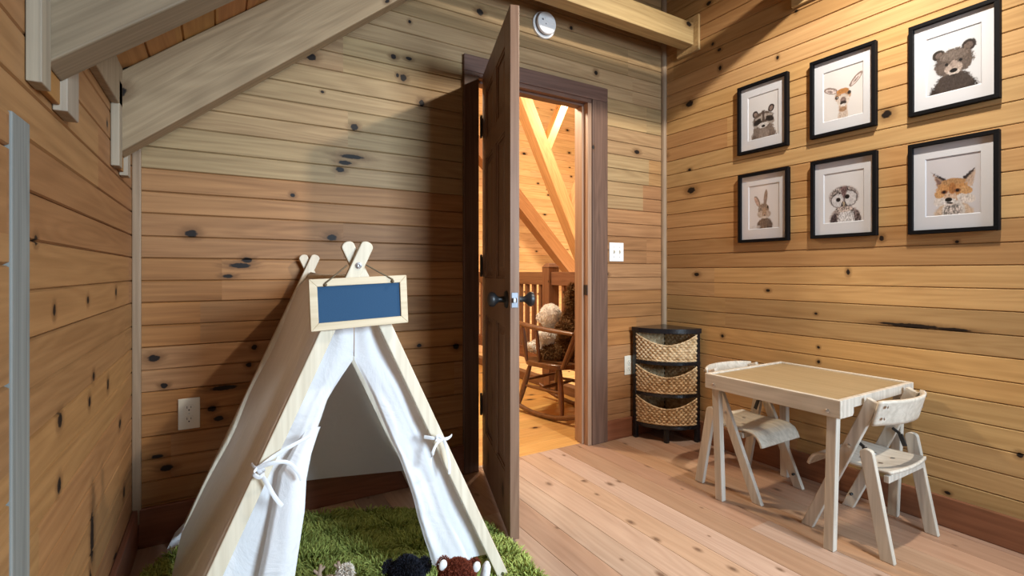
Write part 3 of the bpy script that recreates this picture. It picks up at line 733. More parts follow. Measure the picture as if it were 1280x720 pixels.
for k in range(3):
    zt = LEV[k][0]
    MB().box(-CR + .02, -.02, -.012, -.006, zt - .026, zt).build('back_rail', M['black'], t, bevel=.001)
    MB().box(-.012, -.006, -CR + .02, -.02, zt - .026, zt).build('back_rail', M['black'], t, bevel=.001)
def basket_meshes():
    r = CR - .006; a0, a1 = R_(5.5), R_(84.5); H = .163
    def top(s): return .098 + (H - .098) * (abs(2 * s - 1) ** 1.7)
    NR, NC = 11, 27                                                # woven rows and ribs
    def front(s, q):
        a = lerp(a0, a1, s); h = q * H
        hz = min(h, top(s))
        wv = (1 if math.sin(math.pi * NC * s) > 0 else -1) * abs(math.sin(math.pi * NC * s)) ** .6 * (1 if int(NR * h / H) % 2 else -1) * .0040 + .0035 * abs(math.sin(math.pi * NR * h / H))
        rr = r + wv - .004 + .006 * math.sin(math.pi * q * .5) ; p = qpt(rr, a); return (p[0], p[1], hz)
    mb = MB(); mb.grid(front, 216, 110)
    p0, p1 = qpt(r, a0), qpt(r, a1); c = (-.026, -.026)
    def side(pa, pb):
        def f(s, q):
            wv = math.sin(math.pi * NR * q) * math.cos(math.pi * 16 * s) * .0025
            n = Vector((pb[1] - pa[1], -(pb[0] - pa[0]), 0)).normalized()
            return (lerp(pa[0], pb[0], s) + n.x * wv, lerp(pa[1], pb[1], s) + n.y * wv, q * H)
        return f
    mb.grid(side(p0, c), 64, 60); mb.grid(side(c, p1), 64, 60)
    n = 24; bt = [(c[0], c[1], .006)] + [(*qpt(r - .008, lerp(a0, a1, k / n)), .006) for k in range(n + 1)]
    mb.add(bt, [tuple(range(len(bt)))])
    rim = MB()
    pts = [(*qpt(r + .004, lerp(a0, a1, k / 60)), top(k / 60)) for k in range(61)]
    loop = pts + [(lerp(p1[0], c[0], k / 8), lerp(p1[1], c[1], k / 8), H) for k in range(1, 9)] + [(lerp(c[0], p0[0], k / 8), lerp(c[1], p0[1], k / 8), H) for k in range(1, 8)]
    rim.tube(loop, .0052, 8, closed=True)
    base = MB(); base.tube([(*qpt(r - .001, lerp(a0, a1, k / 40)), .005) for k in range(41)], .005, 8)
    rim.v += base.v; k0 = len(rim.v) - len(base.v); rim.f += [tuple(i + k0 for i in f) for f in base.f]; rim.mi += base.mi
    return mb, rim
bt = thing('wicker_basket', 'woven seagrass basket with a dipped front on the top level of the corner shelf', 'basket', (SX, SY, LEV[1][1] + .0005), group='corner shelf baskets')
a_, b_ = basket_meshes(); a_.build('body', M['wicker'], bt, smooth=180, solid=.003); b_.build('rim', M['wicker'], bt, smooth=60)
dup(bt, (SX, SY, LEV[2][1] + .0005), 0, 'woven seagrass basket with a dipped front on the middle level of the corner shelf')
dup(bt, (SX, SY, LEV[3][1] + .0005), 0, 'woven seagrass basket with a dipped front on the bottom level of the corner shelf')

# ================================================================ CHILDREN'S TABLE
TX0, TX1, TY0, TY1, TZ = 1.908, 2.498, .914, 1.485, .571
t = thing('play_table', 'square birch play table with a raised lip standing by the right wall', 'table', (TX0, TY0, 0))
TW, TL = TX1 - TX0, TY1 - TY0
MB().box(.016, TW - .016, .016, TL - .016, TZ - .020, TZ - .006).build('tabletop', M['table_top'], t, bevel=.001)
AH = .066
MB().box(0, .017, 0, TL, TZ - AH, TZ).build('apron', M['birch_y'], t, bevel=.0025)                       # long side facing the room
MB().box(TW - .017, TW, 0, TL, TZ - AH, TZ).build('apron', M['birch_y'], t, bevel=.0025)
def notched(y0, y1):
    nn = .095; hgt = .036
    poly = [(.017, TZ - AH), (nn - .008, TZ - AH), (nn, TZ - AH + .010), (nn, TZ - hgt), (TW - nn, TZ - hgt), (TW - nn, TZ - AH + .010), (TW - nn + .008, TZ - AH), (TW - .017, TZ - AH), (TW - .017, TZ), (.017, TZ)]
    lo = MB(); lo.prism([(.017, TZ - AH), (nn - .008, TZ - AH), (nn, TZ - AH + .010), (nn, TZ), (.017, TZ)], lambda a, b, k: (a, k, b), y0, y1)
    lo.prism([(TW - .017, TZ - AH), (TW - nn + .008, TZ - AH), (TW - nn, TZ - AH + .010), (TW - nn, TZ), (TW - .017, TZ)], lambda a, b, k: (a, k, b), y0, y1)
    lo.box(nn, TW - nn, y0, y1, TZ - hgt, TZ); return lo
notched(0, .017).build('end_apron', M['birch'], t, bevel=.0015); notched(TL - .017, TL).build('end_apron', M['birch'], t, bevel=.0015)
for sx, sy in ((0, 0), (0, 1), (1, 0), (1, 1)):
    lx, ly = .028, .036
    x0 = .018 if sx == 0 else TW - .018 - lx; y0 = .020 if sy == 0 else TL - .020 - ly
    dy = .020 if sy == 0 else -.010; dx = .014 if sx == 0 else -.006
    a = [(x0 + dx, y0 + dy, 0), (x0 + dx + lx, y0 + dy, 0), (x0 + dx + lx, y0 + dy + ly, 0), (x0 + dx, y0 + dy + ly, 0)]
    b = [(x0, y0, TZ - .021), (x0 + lx, y0, TZ - .021), (x0 + lx, y0 + ly, TZ - .021), (x0, y0 + ly, TZ - .021)]
    MB().hexa(a + b).build('leg', M['birch'], t, bevel=.003)
for y in (.045, TL - .045):
    MB().lathe([(.0075, 0), (.0075, .0015), (.005, .003), (.0005, .003)], (0, y, TZ - .046), (-1, 0, 0), 16).build('bolt', M['steel'], t)

# ================================================================ CHILDREN'S CHAIRS (local: faces +y, x across, origin under the seat's back)
def make_chair(label):
    t = thing('child_chair', label, 'chair', (0, 0, 0), group='birch chairs at the play table')
    W = .345; T = .021                                            # overall width; board thickness
    def board(x0, x1, y0, z0, y1, z1, wid, nm, rnd=False, z_top=None):
        d = Vector((0, y1 - y0, z1 - z0)).normalized(); n = Vector((0, d.z, -d.y))
        a = Vector((0, y0, z0)); b = Vector((0, y1, z1)); h = wid / 2
        p0 = a - n * h; p1 = a + n * h
        p0 -= d * (p0.z / d.z); p1 -= d * (p1.z / d.z)            # feet cut flat on the floor
        q = [p0, p1]
        if rnd:
            for k in range(0, 9): th = math.pi * k / 8; q.append(b + n * (h * math.cos(th)) + d * (h * math.sin(th) * .8))
        else:
            q += [b + n * h, b - n * h]
        mb = MB(); mb.prism([(v.y, v.z) for v in q], lambda y, z, x: (x, y, z), x0, x1)
        return mb.build(nm, M['birch'], t, bevel=.003)
    for sgn in (-1, 1):
        xo = sgn * W / 2; xi = xo - sgn * T; a, b = min(xo, xi), max(xo, xi)
        board(a, b, .297, 0, .060, .560, .042, 'front_leg')
        xo2 = sgn * (W / 2 + T + .001); c, d = min(xo + sgn * .001, xo2), max(xo + sgn * .001, xo2)
        board(c, d, .006, 0, .072, .366, .044, 'rear_leg', True)
        MB().lathe([(.007, 0), (.007, .0015), (.004, .003), (.0005, .003)], (sgn * (W / 2 + .0005), .139, .372), (sgn, 0, 0), 14).build('bolt', M['steel'], t)
        mb = MB(); mb.beam((sgn * (W / 2 - T - .004), .082, .330), (sgn * (W / 2 - T - .004), .098, .375), (1, 0, 0), .007, .016); mb.beam((sgn * (W / 2 - T - .004), .098, .375), (sgn * (W / 2 - T - .004), .125, .392), (1, 0, 0), .007, .010)
        mb.build('bracket', M['iron'], t, bevel=.001)
    # seat: plywood sheet, flat with a rolled-down front lip and a rounded shallow scoop
    hw = W / 2 - T - .004
    prof = [(0.012, .306), (.05, .303), (.12, .300), (.20, .303), (.235, .304), (.262, .300), (.282, .288), (.296, .268), (.304, .246)]
    def sfn(s, q):
        k = q * (len(prof) - 1); i = min(int(k), len(prof) - 2); f = k - i
        y = lerp(prof[i][0], prof[i + 1][0], f); z = lerp(prof[i][1], prof[i + 1][1], f)
        x = (s - .5) * 2
        ww = hw + (.022 if y > .21 else .0) * smooth01((y - .15) / .06)
        z -= .010 * max(0, 1 - x * x) * smooth01(1 - abs(y - .11) / .12)
        if y < .05: y -= .014 * (1 - x * x)
        return (x * (hw), y, z)
    mb = MB(); mb.grid(sfn, 24, 32); mb.build('seat', M['birch_y'], t, smooth=50, solid=.011, bevel=0)
    mb = MB()
    mb.box(-hw, hw, .018, .036, .266, .292); mb.build('seat_rail', M['birch'], t, bevel=.002)
    mb = MB(); mb.box(-hw, hw, .195, .213, .266, .290); mb.build('seat_rail', M['birch'], t, bevel=.002)
    for (x, y) in ((-.05, .085), (.05, .085), (-.05, .150), (.05, .150)):
        z = .3005 - .010 * (1 - (x / hw) ** 2) * smooth01(1 - abs(y - .11) / .12) + .0065
        MB().lathe([(.0085, -.002), (.0085, .0008), (.006, .002), (.0005, .002)], (x, y, z), (0, 0, 1), 16).build('bolt', M['steel'], t)
    # curved backrest band
    def bfn(s, q):
        x = (s - .5) * 2; e = (q - .5) * 2
        z = .520 + .047 * e; yc = .053 - (z - .56) * .423 * .6
        return (x * (W / 2 + .004), yc - .014 - .052 * (1 - abs(x) ** 2.3), z - .004 * abs(e) * (x ** 8))
    mb = MB(); mb.grid(bfn, 36, 8); br = mb.build('backrest', M['birch_y'], t, smooth=60, solid=.010)
    for sgn in (-1, 1):
        for z in (.500, .545):
            MB().lathe([(.0055, 0), (.0055, .001), (.003, .002), (.0005, .002)], (sgn * (W / 2 - .012), .0235 - (z - .52) * .25, z), (0, -1, 0), 12).build('screw', M['steel'], br)
    for sgn in (-1, 1):
        MB().lathe([(.006, 0), (.006, .010), (.0045, .012)], (sgn * (W / 2 - T), .278, .062), (-sgn, 0, 0), 12).build('foot_stop', M['iron'], t)
    return t
ch = make_chair('pale birch child chair at the near end of the table, its backrest facing us')
ch.location = (2.229, .817, 0)
c2 = dup(ch, (2.222, 1.622, 0), math.pi, 'pale birch child chair tucked under the far end of the play table near the baskets')

# ================================================================ PLAY TENT
YF, YB = 1.418, 2.238
TXC = .333
def pole_x(side, z, back=False):
    if back: return (-.128 + .442 * z) if side < 0 else (.802 - .450 * z)
    return (-.140 + .452 * z) if side < 0 else (.822 - .463 * z)
t = thing('play_tent', 'child A frame tent of white and tan cotton on crossed pine poles', 'tent', (TXC, YF, 0))
tb = lambda p: (p[0] - TXC, p[1] - YF, p[2])
def pole(side, back, y0, y1, ztop):
    w_ = .036; mb = MB(); z0 = .0
    d = Vector((pole_x(side, 1, back) - pole_x(side, 0, back), 1)).normalized(); n = Vector((d.y, -d.x))
    a = Vector((pole_x(side, 0, back), 0)); b = Vector((pole_x(side, ztop, back), ztop)); h = w_ / 2
    p0 = a - n * h; p1 = a + n * h; p0 -= d * (p0.y / d.y); p1 -= d * (p1.y / d.y)
    q = [p0, p1] + [b + n * (h * math.cos(math.pi * k / 10)) + d * (h * .75 * math.sin(math.pi * k / 10)) for k in range(11)]
    mb.prism([(v.x - TXC, v.y) for v in q], lambda x, z, y: (x, y - YF, z), y0, y1)
    return mb.build('pole', M['pole'], t, bevel=.003)
pl = pole(-1, False, YF - .018, YF, 1.103)
pole(1, False, YF + .0005, YF + .0185, 1.103)
pole(-1, True, YB - .0005, YB + .0175, 1.092)
pole(1, True, YB + .018, YB + .036, 1.092)
for (x, z) in ((TXC + .002, 1.049),):
    MB().lathe([(.0095, 0), (.009, .0025), (.004, .004), (.0005, .003)], (x - TXC, -.018, z), (0, -1, 0), 18).build('bolt', M['steel'], pl)
for side in (-1, 1):
    MB().lathe([(.006, 0), (.0055, .002), (.0005, .002)], (pole_x(side, .035) - TXC, -.018 if side < 0 else .0005, .035), (0, -1, 0), 16).build('bolt', M['steel'], t)
mb = MB(); mb.tube([tb((TXC, YF + .019, 1.012)), tb((TXC, YB - .001, 1.012))], .011, 14); mb.build('ridge_bar', M['pole'], t, smooth=50)

# tan roof cloth: over the ridge bar and down both sides, slack between the poles
def canopy():
    def fn(s, q):
        side = -1 if q < .5 else 1; k = abs(q - .5) * 2           # 0 ridge, 1 hem
        bk = s
        ztop = 1.032 - .010 * math.sin(math.pi * s)
        z = lerp(ztop, lerp(.012, .050, bk), k)
        xf = pole_x(side, z) + side * .021; xb = pole_x(side, z, True) + side * .014
        x = lerp(xf, xb, bk)
        if k < .06: x = lerp(TXC + side * .002, x, smooth01(k / .06))
        sag = .020 * math.sin(math.pi * bk) ** .8 * math.sin(math.pi * min(1, k * 1.0)) + .010 * smooth01((bk - .72) / .28) * math.sin(math.pi * k) ** .8
        sag += .006 * math.sin(k * 17 + bk * 3) * smooth01((bk - .6) / .4) * math.sin(math.pi * k) + .004 * math.sin(bk * 9 + k * 4) * k * (1 - k)
        x -= side * sag
        if bk < .10: x += 0
        y = lerp(YF - .019 if side < 0 else YF + .004, YB - .004 - .030 * math.sin(math.pi * k) ** .7, bk)
        return tb((x, y, z))
    mb = MB(); mb.grid(fn, 36, 120); return mb
canopy().build('canopy', M['canvas'], t, smooth=180)

# white front curtains: a flat cloth behind each pole gathered into a bundle that hangs from its tie
OPL = [(.02, .150), (.12, .158), (.229, .173), (.388, .196), (.47, .200), (.535, .212), (.60, .240), (.668, .268), (.776, .337), (1.05, .337)]
OPR = [(.02, .590), (.10, .580), (.157, .568), (.284, .522), (.40, .492), (.474, .472), (.56, .436), (.638, .401), (.776, .340), (1.05, .340)]
def curtain(side):
    op = OPL if side < 0 else OPR
    tz = .520 if side < 0 else .530
    def fn(s, q):
        z = lerp(1.045, .115 if side > 0 else .060, q)
        z -= (.035 * (s if side < 0 else (1 - s))) * smooth01((q - .8) / .2)
        xp = pole_x(side, z) + side * .010
        xo = interp(op, z)
        if z > .98: xo = lerp(xo, TXC, (z - .98) / .07)
        if side < 0: xp = min(xp, xo)
        else: xp = max(xp, xo)
        x = lerp(xp, xo, s)
        wid = abs(xo - xp)
        # gathered bundle toward the opening edge
        opened = smooth01((.80 - z) / .15)
        tie = math.exp(-((z - tz) / .07) ** 2)
        b = smooth01((s - .50) / .16) if side < 0 else smooth01((s - .30) / .2) * .75
        edge = smooth01((1 - s) / .06)
        bul = (.022 + .008 * smooth01((tz - z) / .4)) * b * opened * (1 - .45 * tie) * (.25 if side < 0 else 1)
        fold = (.0035 * math.sin(s * 13 + z * 5) + .0012 * math.sin(s * 31 - z * 9)) * opened * b * (.5 + .5 * smooth01((tz + .1 - z) / .3))
        up = .0035 * math.sin(s * 9 + 2) * smooth01((z - .62) / .15) * smooth01((1.03 - z) / .1) * (1 + s)
        tension = .0025 * math.sin((s * 4 + (z - tz) * 14) * 2.2) * math.exp(-((z - tz - .06) / .13) ** 2)
        y = YF + .046 - bul * (1 if edge > .5 else 1) - fold - up - tension + .012 * (1 - edge) * opened
        y += .004 * math.sin(z * 23 + s * 4)
        x += side * .006 * math.sin(z * 17 + s * 2) * s * opened * .6
        return tb((x, y, z))
    mb = MB(); mb.grid(fn, 60, 110); return mb
for sd in (-1, 1): curtain(sd).build('curtain', M['curtain'], t, smooth=180)
# loose front fold of the left curtain, hanging from the tie
def flap(s, q):
    z = lerp(.60, .055, q)
    x0 = interp([(.05, .070), (.229, .086), (.32, .104), (.441, .126), (.50, .136), (.60, .205)], z); x1 = interp(OPL, z) + .004
    x = lerp(x0, x1, s)
    y = YF + .012 - .016 * math.sin(math.pi * min(1, s * 1.05)) ** .7 * smooth01((.60 - z) / .12) - .0018 * math.sin(s * 9 + z * 6) + .024 * (1 - smooth01((.60 - z) / .08)) + .010 * (1 - smooth01(s / .12))
    return tb((x, y, z))
MB().grid(flap, 36, 70).build('curtain', M['curtain'], t, smooth=180)
# back cloth
def backfn(s, q):
    z = lerp(1.03, lerp(.150, .105, s) + .030 * math.sin(math.pi * s), q)
    x = lerp(pole_x(-1, z, True) + .012, pole_x(1, z, True) - .012, s)
    y = YB - .006 - .020 * math.sin(math.pi * s) * q - .006 * math.sin(s * 9 + z * 11) * q
    return tb((x, y, z))
mb = MB(); mb.grid(backfn, 40, 60); mb.build('back_cloth', M['backpanel'], t, smooth=180)
# ribbons
def ribbon(pts, parent=t, w_=.0052, name='tie_ribbon'):
    P = [Vector(p) for p in pts]; out = []
    for i in range(len(P) - 1):                                   # Catmull-Rom
        p0, p1, p2, p3 = P[max(i - 1, 0)], P[i], P[i + 1], P[min(i + 2, len(P) - 1)]
        for k in range(6):
            u = k / 6; out.append(.5 * ((2 * p1) + (p2 - p0) * u + (2 * p0 - 5 * p1 + 4 * p2 - p3) * u * u + (3 * p1 - p0 - 3 * p2 + p3) * u ** 3))
    out.append(P[-1])
    mb = MB(); mb.tube([tb(v) for v in out], w_, 8, flat=.22, side=(.25, 0, 1)); return mb.build(name, M['curtain'], parent, smooth=60)
yk = YF - .032
kx, kz = .083, .540
ribbon([(kx, yk, kz), (.105, yk - .012, .500), (.122, yk - .006, .462), (.140, yk + .004, .430)])
ribbon([(kx, yk, kz), (.115, yk - .014, .551), (.150, yk - .010, .545), (.176, yk - .006, .515), (.186, yk - .004, .490)])
ribbon([(kx, yk, kz), (.075, yk - .006, .530), (.088, yk - .010, .520), (.098, yk - .006, .532), (kx, yk, kz)])
ribbon([(kx - .012, YF - .012, kz + .006), (kx, yk, kz), (.120, YF - .026, .560), (.165, YF - .024, .580), (.212, YF - .006, .592)])
kx, kz = .586, .524
ribbon([(kx, yk + .008, kz), (.563, yk + .002, .515), (.548, yk + .002, .485), (.543, yk + .004, .452)], w_=.0045)
ribbon([(kx, yk + .008, kz), (.594, yk + .002, .500), (.604, yk + .004, .455), (.606, yk + .006, .415)], w_=.0045)
ribbon([(.530, YF - .010, .536), (.556, yk + .006, .532), (kx, yk + .008, kz), (.604, yk + .010, .523), (.622, YF - .006, .524)])
ribbon([(kx, yk + .008, kz), (.568, yk, .540), (.560, yk + .002, .528), (kx, yk + .008, kz)], w_=.0045)
# little hem tabs on the back feet
MB().hexa([tb(p) for p in ((.770, YB - .03, .01), (.800, YB - .03, .03), (.800, YB - .028, .03), (.770, YB - .028, .01), (.780, YB - .03, -.0), (.812, YB - .03, .02), (.812, YB - .028, .02), (.780, YB - .028, -.0))]).build('hem_tab', M['curtain'], t)
MB().hexa([tb(p) for p in ((-.165, YB - .004, .001), (-.120, YB - .004, .001), (-.120, YB - .002, .001), (-.165, YB - .002, .001), (-.140, YB - .004, .055), (-.110, YB - .004, .085), (-.110, YB - .002, .085), (-.140, YB - .002, .055))]).build('hem_tab', M['curtain'], t)

# ================================================================ CHALKBOARD SIGN
YS = 1.384
sx0, sx1, sz0, sz1 = .206, .471, .878, 1.017
t = thing('chalkboard_sign', 'small blue chalkboard in a pine frame hung on the front of the tent', 'sign', (.338, YS, .948))
t.rotation_euler = (0, R_(-2.4), 0)
hw, hh, fw = .1325, .069, .0205
mb = MB(); mb.prism([(-hw, -hh), (hw, -hh), (hw - fw, -hh + fw), (-hw + fw, -hh + fw)], lambda a, b, k: (a, k, b), 0, .014); mb.prism([(-hw, hh), (hw, hh), (hw - fw, hh - fw), (-hw + fw, hh - fw)], lambda a, b, k: (a, k, b), 0, .014)
mb.prism([(-hw, -hh), (-hw, hh), (-hw + fw, hh - fw), (-hw + fw, -hh + fw)], lambda a, b, k: (a, k, b), 0, .014); mb.prism([(hw, -hh), (hw, hh), (hw - fw, hh - fw), (hw - fw, -hh + fw)], lambda a, b, k: (a, k, b), 0, .014)
mb.build('frame', M['signwood'], t, bevel=.0015)
MB().box(-hw + fw - .002, hw - fw + .002, .005, .009, -hh + fw - .002, hh - fw + .002).build('board', M['chalk'], t)
for hx_, dst in ((-.092, -.029), (.090, .022)):
    pts = [(hx_, .012, .0525), (hx_, -.002, .0535), (hx_ + .001, -.004, .058), (lerp(hx_, dst, .5), .006, .080), (dst, .020, .103)]
    mb = MB(); mb.tube(pts, .0022, 8); mb.ball((hx_, -.0025, .053), .0048, 10, 8); mb.build('cord', M['cord'], t, smooth=60)

# ================================================================ GREEN SHAG RUG
RP = [(-.235, 2.03), (-.14, 2.17), (.08, 2.215), (.30, 2.215), (.46, 2.165), (.62, 2.09), (.78, 2.005), (.885, 1.88), (.935, 1.72), (.945, 1.56), (.925, 1.38), (.89, 1.18), (.80, 1.04), (.50, .98), (.15, 1.0), (-.10, 1.12), (-.20, 1.4), (-.235, 1.75)]
t = thing('shag_rug', 'shaggy grass green rug under and around the tent', 'rug', (.35, 1.6, 0))
ro = (.35, 1.6)
MB().prism([(x - ro[0], y - ro[1]) for x, y in RP], lambda a, b, k: (a, b, k), .001, .012).build('backing', M['rugbase'], t)
rg = np.random.default_rng(11); nb = 62000
pp = np.stack([rg.uniform(-.25, .95, nb * 2), rg.uniform(.98, 2.22, nb * 2)], 1)
def inside(P, poly):
    x, y = P[:, 0], P[:, 1]; r = np.zeros(len(P), bool); j = len(poly) - 1
    for i in range(len(poly)):
        xi, yi = poly[i]; xj, yj = poly[j]
        r ^= ((yi > y) != (yj > y)) & (x < (xj - xi) * (y - yi) / (yj - yi + 1e-12) + xi); j = i
    return r
pp = pp[inside(pp, RP)][:nb]
P3 = np.concatenate([pp - np.array(ro), np.full((len(pp), 1), .011)], 1)
blades('pile', P3, np.tile([0, 0, 1.], (len(P3), 1)), .040, .0042, M['rug'], t, lean=.55, seed=3, droop=.30, clump=.55)

# ================================================================ PLUSH TOYS AT THE TENT MOUTH
def plush(name, label, cat, loc, rz, body, furmat, dens, length, voxel=.006, width=.0022, group='plush toys on the rug'):
    t = thing(name, label, cat, loc, rz, group)
    mb = MB()
    for c, r in body: mb.ball(c, r, 22, 14)
    skin = mb.build('body', furmat, t, smooth=180, remesh=voxel)
    P, Nn = ball_points(body, dens)
    blades('fur', P, Nn, length, width, furmat, skin, lean=.45, seed=5, droop=.2, clump=.3)
    return t
def eye(parent, c, r, col='black'): MB().ball(c, r, 14, 10).build('eye', M['black'], parent, smooth=180)
# black bear, sitting, seen from behind and above
bb = plush('plush_bear', 'shaggy black plush bear sitting on the green rug at the bottom edge', 'plush toy', (.432, 1.275, .062), R_(158),
           [((0, 0, .055), (.060, .055, .062)), ((0, .012, .155), (.053, .052, .056)), ((-.055, .0, .183), (.0175, .012, .0180)), ((.055, .0, .183), (.0175, .012, .0180)), ((0, .062, .140), (.028, .026, .022)),
            ((-.048, .03, .075), (.020, .040, .022)), ((.048, .03, .075), (.020, .040, .022)), ((-.045, .075, .02), (.026, .050, .022)), ((.045, .075, .02), (.026, .050, .022))], M['blackfur'], 220000, .009)
bb.scale = (.84, .88, 1)
for x in (-.024, .024): eye(bb, (x, .064, .168), .006)
MB().ball((0, .090, .146), (.010, .007, .007), 14, 10).build('nose', M['black'], bb, smooth=180)
# red plush fox-coloured cub with white ear fronts
rr_ = plush('plush_cub', 'rusty red plush cub with white ear linings leaning beside the black plush', 'plush toy', (.513, 1.215, .064), R_(165),
            [((0, 0, .055), (.056, .052, .062)), ((0, .010, .155), (.054, .050, .050)), ((0, .056, .140), (.024, .024, .018)), ((-.044, .02, .08), (.018, .038, .020)), ((.044, .02, .08), (.018, .038, .020)),
             ((-.040, .07, .02), (.024, .045, .022)), ((.040, .07, .02), (.024, .045, .022)), ((.048, .0, .190), (.016, .010, .017)), ((-.048, .0, .190), (.016, .010, .017))], M['redfur'], 220000, .008)
rr_.scale = (.88, .90, 1)
for x in (-.022, .022): eye(rr_, (x, .056, .166), .0055)
MB().ball((0, .080, .146), (.008, .006, .006), 14, 10).build('nose', M['black'], rr_, smooth=180)
rr_.rotation_euler = (0, R_(-12), R_(165))
for x in (-.052, .052):
    MB().ball((x, .014, .193), (.0125, .007, .0145), 16, 10).build('ear_lining', M['whitefur'], rr_, smooth=180)
tl = MB(); tl.tube([(-.035, -.045, .02), (-.075, -.055, .05), (-.098, -.045, .10), (-.100, -.035, .135)], [.016, .018, .016, .013], 14); tl.build('tail', M['redfur'], rr_, smooth=180)
tl = MB(); tl.tube([(-.100, -.036, .130), (-.101, -.034, .150), (-.100, -.032, .172), (-.098, -.031, .186)], [.0145, .0155, .014, .006], 14); tl.build('tail_tip', M['whitefur'], rr_, smooth=180)
# little tan deer with felt antlers and a cream tuft
dd = plush('plush_deer', 'small tan plush deer with felt antlers at the bottom edge inside the tent', 'plush toy', (.258, 1.40, .060), R_(170),
           [((0, 0, .045), (.046, .046, .052)), ((0, .012, .112), (.036, .036, .034)), ((0, .048, .100), (.020, .026, .018)), ((-.044, .0, .128), (.020, .008, .011)), ((.044, .0, .128), (.020, .008, .011)),
            ((-.03, .06, .015), (.018, .036, .016)), ((.03, .06, .015), (.018, .036, .016))], M['tanfur'], 150000, .009)
for x in (-.018, .018): eye(dd, (x, .040, .122), .0045)
for sgn in (-1, 1):
    mb = MB(); mb.tube([(sgn * .020, .006, .138), (sgn * .026, .002, .160), (sgn * .022, -.002, .182)], [.006, .006, .004], 10); mb.tube([(sgn * .025, .002, .158), (sgn * .040, .0, .172)], [.005, .003], 10); mb.tube([(sgn * .024, .0, .166), (sgn * .012, -.002, .176)], [.0045, .003], 10)
    mb.build('antler', M['antler'], dd, smooth=60)
MB().ball((-.040, .004, .152), (.016, .012, .016), 16, 12).build('flower', M['creamfur'], dd, smooth=180)
P, Nn = ball_points([((-.040, .004, .152), (.016, .012, .016))], 400000, 8)
blades('flower_fluff', P, Nn, .011, .0035, M['creamfur'], dd, lean=.35, seed=9, droop=.1)

# ================================================================ HALL BEYOND THE DOOR
HX = 2.66
mb = MB(); boards(mb, D + .047, 5.6, .138, 0, lambda a, b: [(.2, HX)], lambda a, q, d: (a, q, d), g=.002, c=.0015, th=.03)
struct(mb.build('floor.001', M['hall_floor']))
FY = 7.0
mb = MB(); boards(mb, -2.7, 5.2, .12, 0, lambda a, b: [(-.2, 9.0)], lambda a, q, d: (a, FY - d, q)); mb.box(-.2, 9, FY + .018, FY + .06, -2.7, 5.2)
struct(mb.build('wall_hall', M['hall_wall']))
struct(MB().box(-.26, -.2, D + .1, FY, -2.7, 5.2).build('wall_hall.001', M['hall_wall']))
struct(MB().box(9.0, 9.06, D + .1, FY, -2.7, 5.2).build('wall_hall.002', M['hall_wall']))
struct(MB().box(Rr + .06, 9.0, D + .05, D + .10, -2.7, 5.2).build('wall_hall.003', M['hall_wall']))
mb = MB(); mb.box(-.26, Rr + .06, D + .10, D + .12, 2.45, 5.2); struct(mb.build('wall_hall.004', M['hall_wall']))
struct(MB().box(-.26, 9.06, D + .05, FY + .06, 5.2, 5.26).build('ceiling.001', M['hall_wall']))
struct(MB().box(-.26, 9.06, D + .05, FY + .06, -2.76, -2.7).build('floor.002', M['hall_floor']))
MB().box(HX - .04, HX, D + .12, 5.6, -.30, -.031).build('trim_8', M['rail'], bevel=.003)['kind'] = 'structure'

# railing along the open edge
RX = 2.55
t = thing('stair_railing', 'brown wooden landing railing with square balusters seen through the doorway', 'railing', (RX, 2.62, 0))
Y0 = 2.62
for (a, b) in ((0, 3.560 - Y0), (3.668 - Y0, 5.35 - Y0)):
    MB().box(-.032, .032, a, b, .918, 1.034).build('top_rail', M['rail'], t, bevel=.004)
    MB().box(-.030, .030, a, b, .215, .325).build('bottom_rail', M['rail'], t, bevel=.004)
MB().box(-.055, .055, 3.560 - Y0, 3.668 - Y0, 0, 1.075).build('newel_post', M['rail_z'], t, bevel=.004)
mb = MB(); a, b = .060, .030
mb.hexa([(-a, 3.555 - Y0, 1.0755), (a, 3.555 - Y0, 1.0755), (a, 3.673 - Y0, 1.0755), (-a, 3.673 - Y0, 1.0755), (-b, 3.585 - Y0, 1.112), (b, 3.585 - Y0, 1.112), (b, 3.643 - Y0, 1.112), (-b, 3.643 - Y0, 1.112)]); mb.build('newel_cap', M['rail_z'], t, bevel=.004)
MB().box(-.055, .055, 5.35 - Y0, 5.46 - Y0, 0, 1.10).build('newel_post', M['rail_z'], t, bevel=.004)
y = 2.70
while y < 5.3:
    if abs(y - 3.614) > .09: MB().box(-.018, .018, y - .018 - Y0, y + .018 - Y0, .324, .919).build('baluster', M['rail_z'], t, bevel=.002)
    y += .118
MB().box(-.045, .045, 0, 5.35 - Y0, .001, .075).build('shoe_rail', M['rail'], t, bevel=.004)

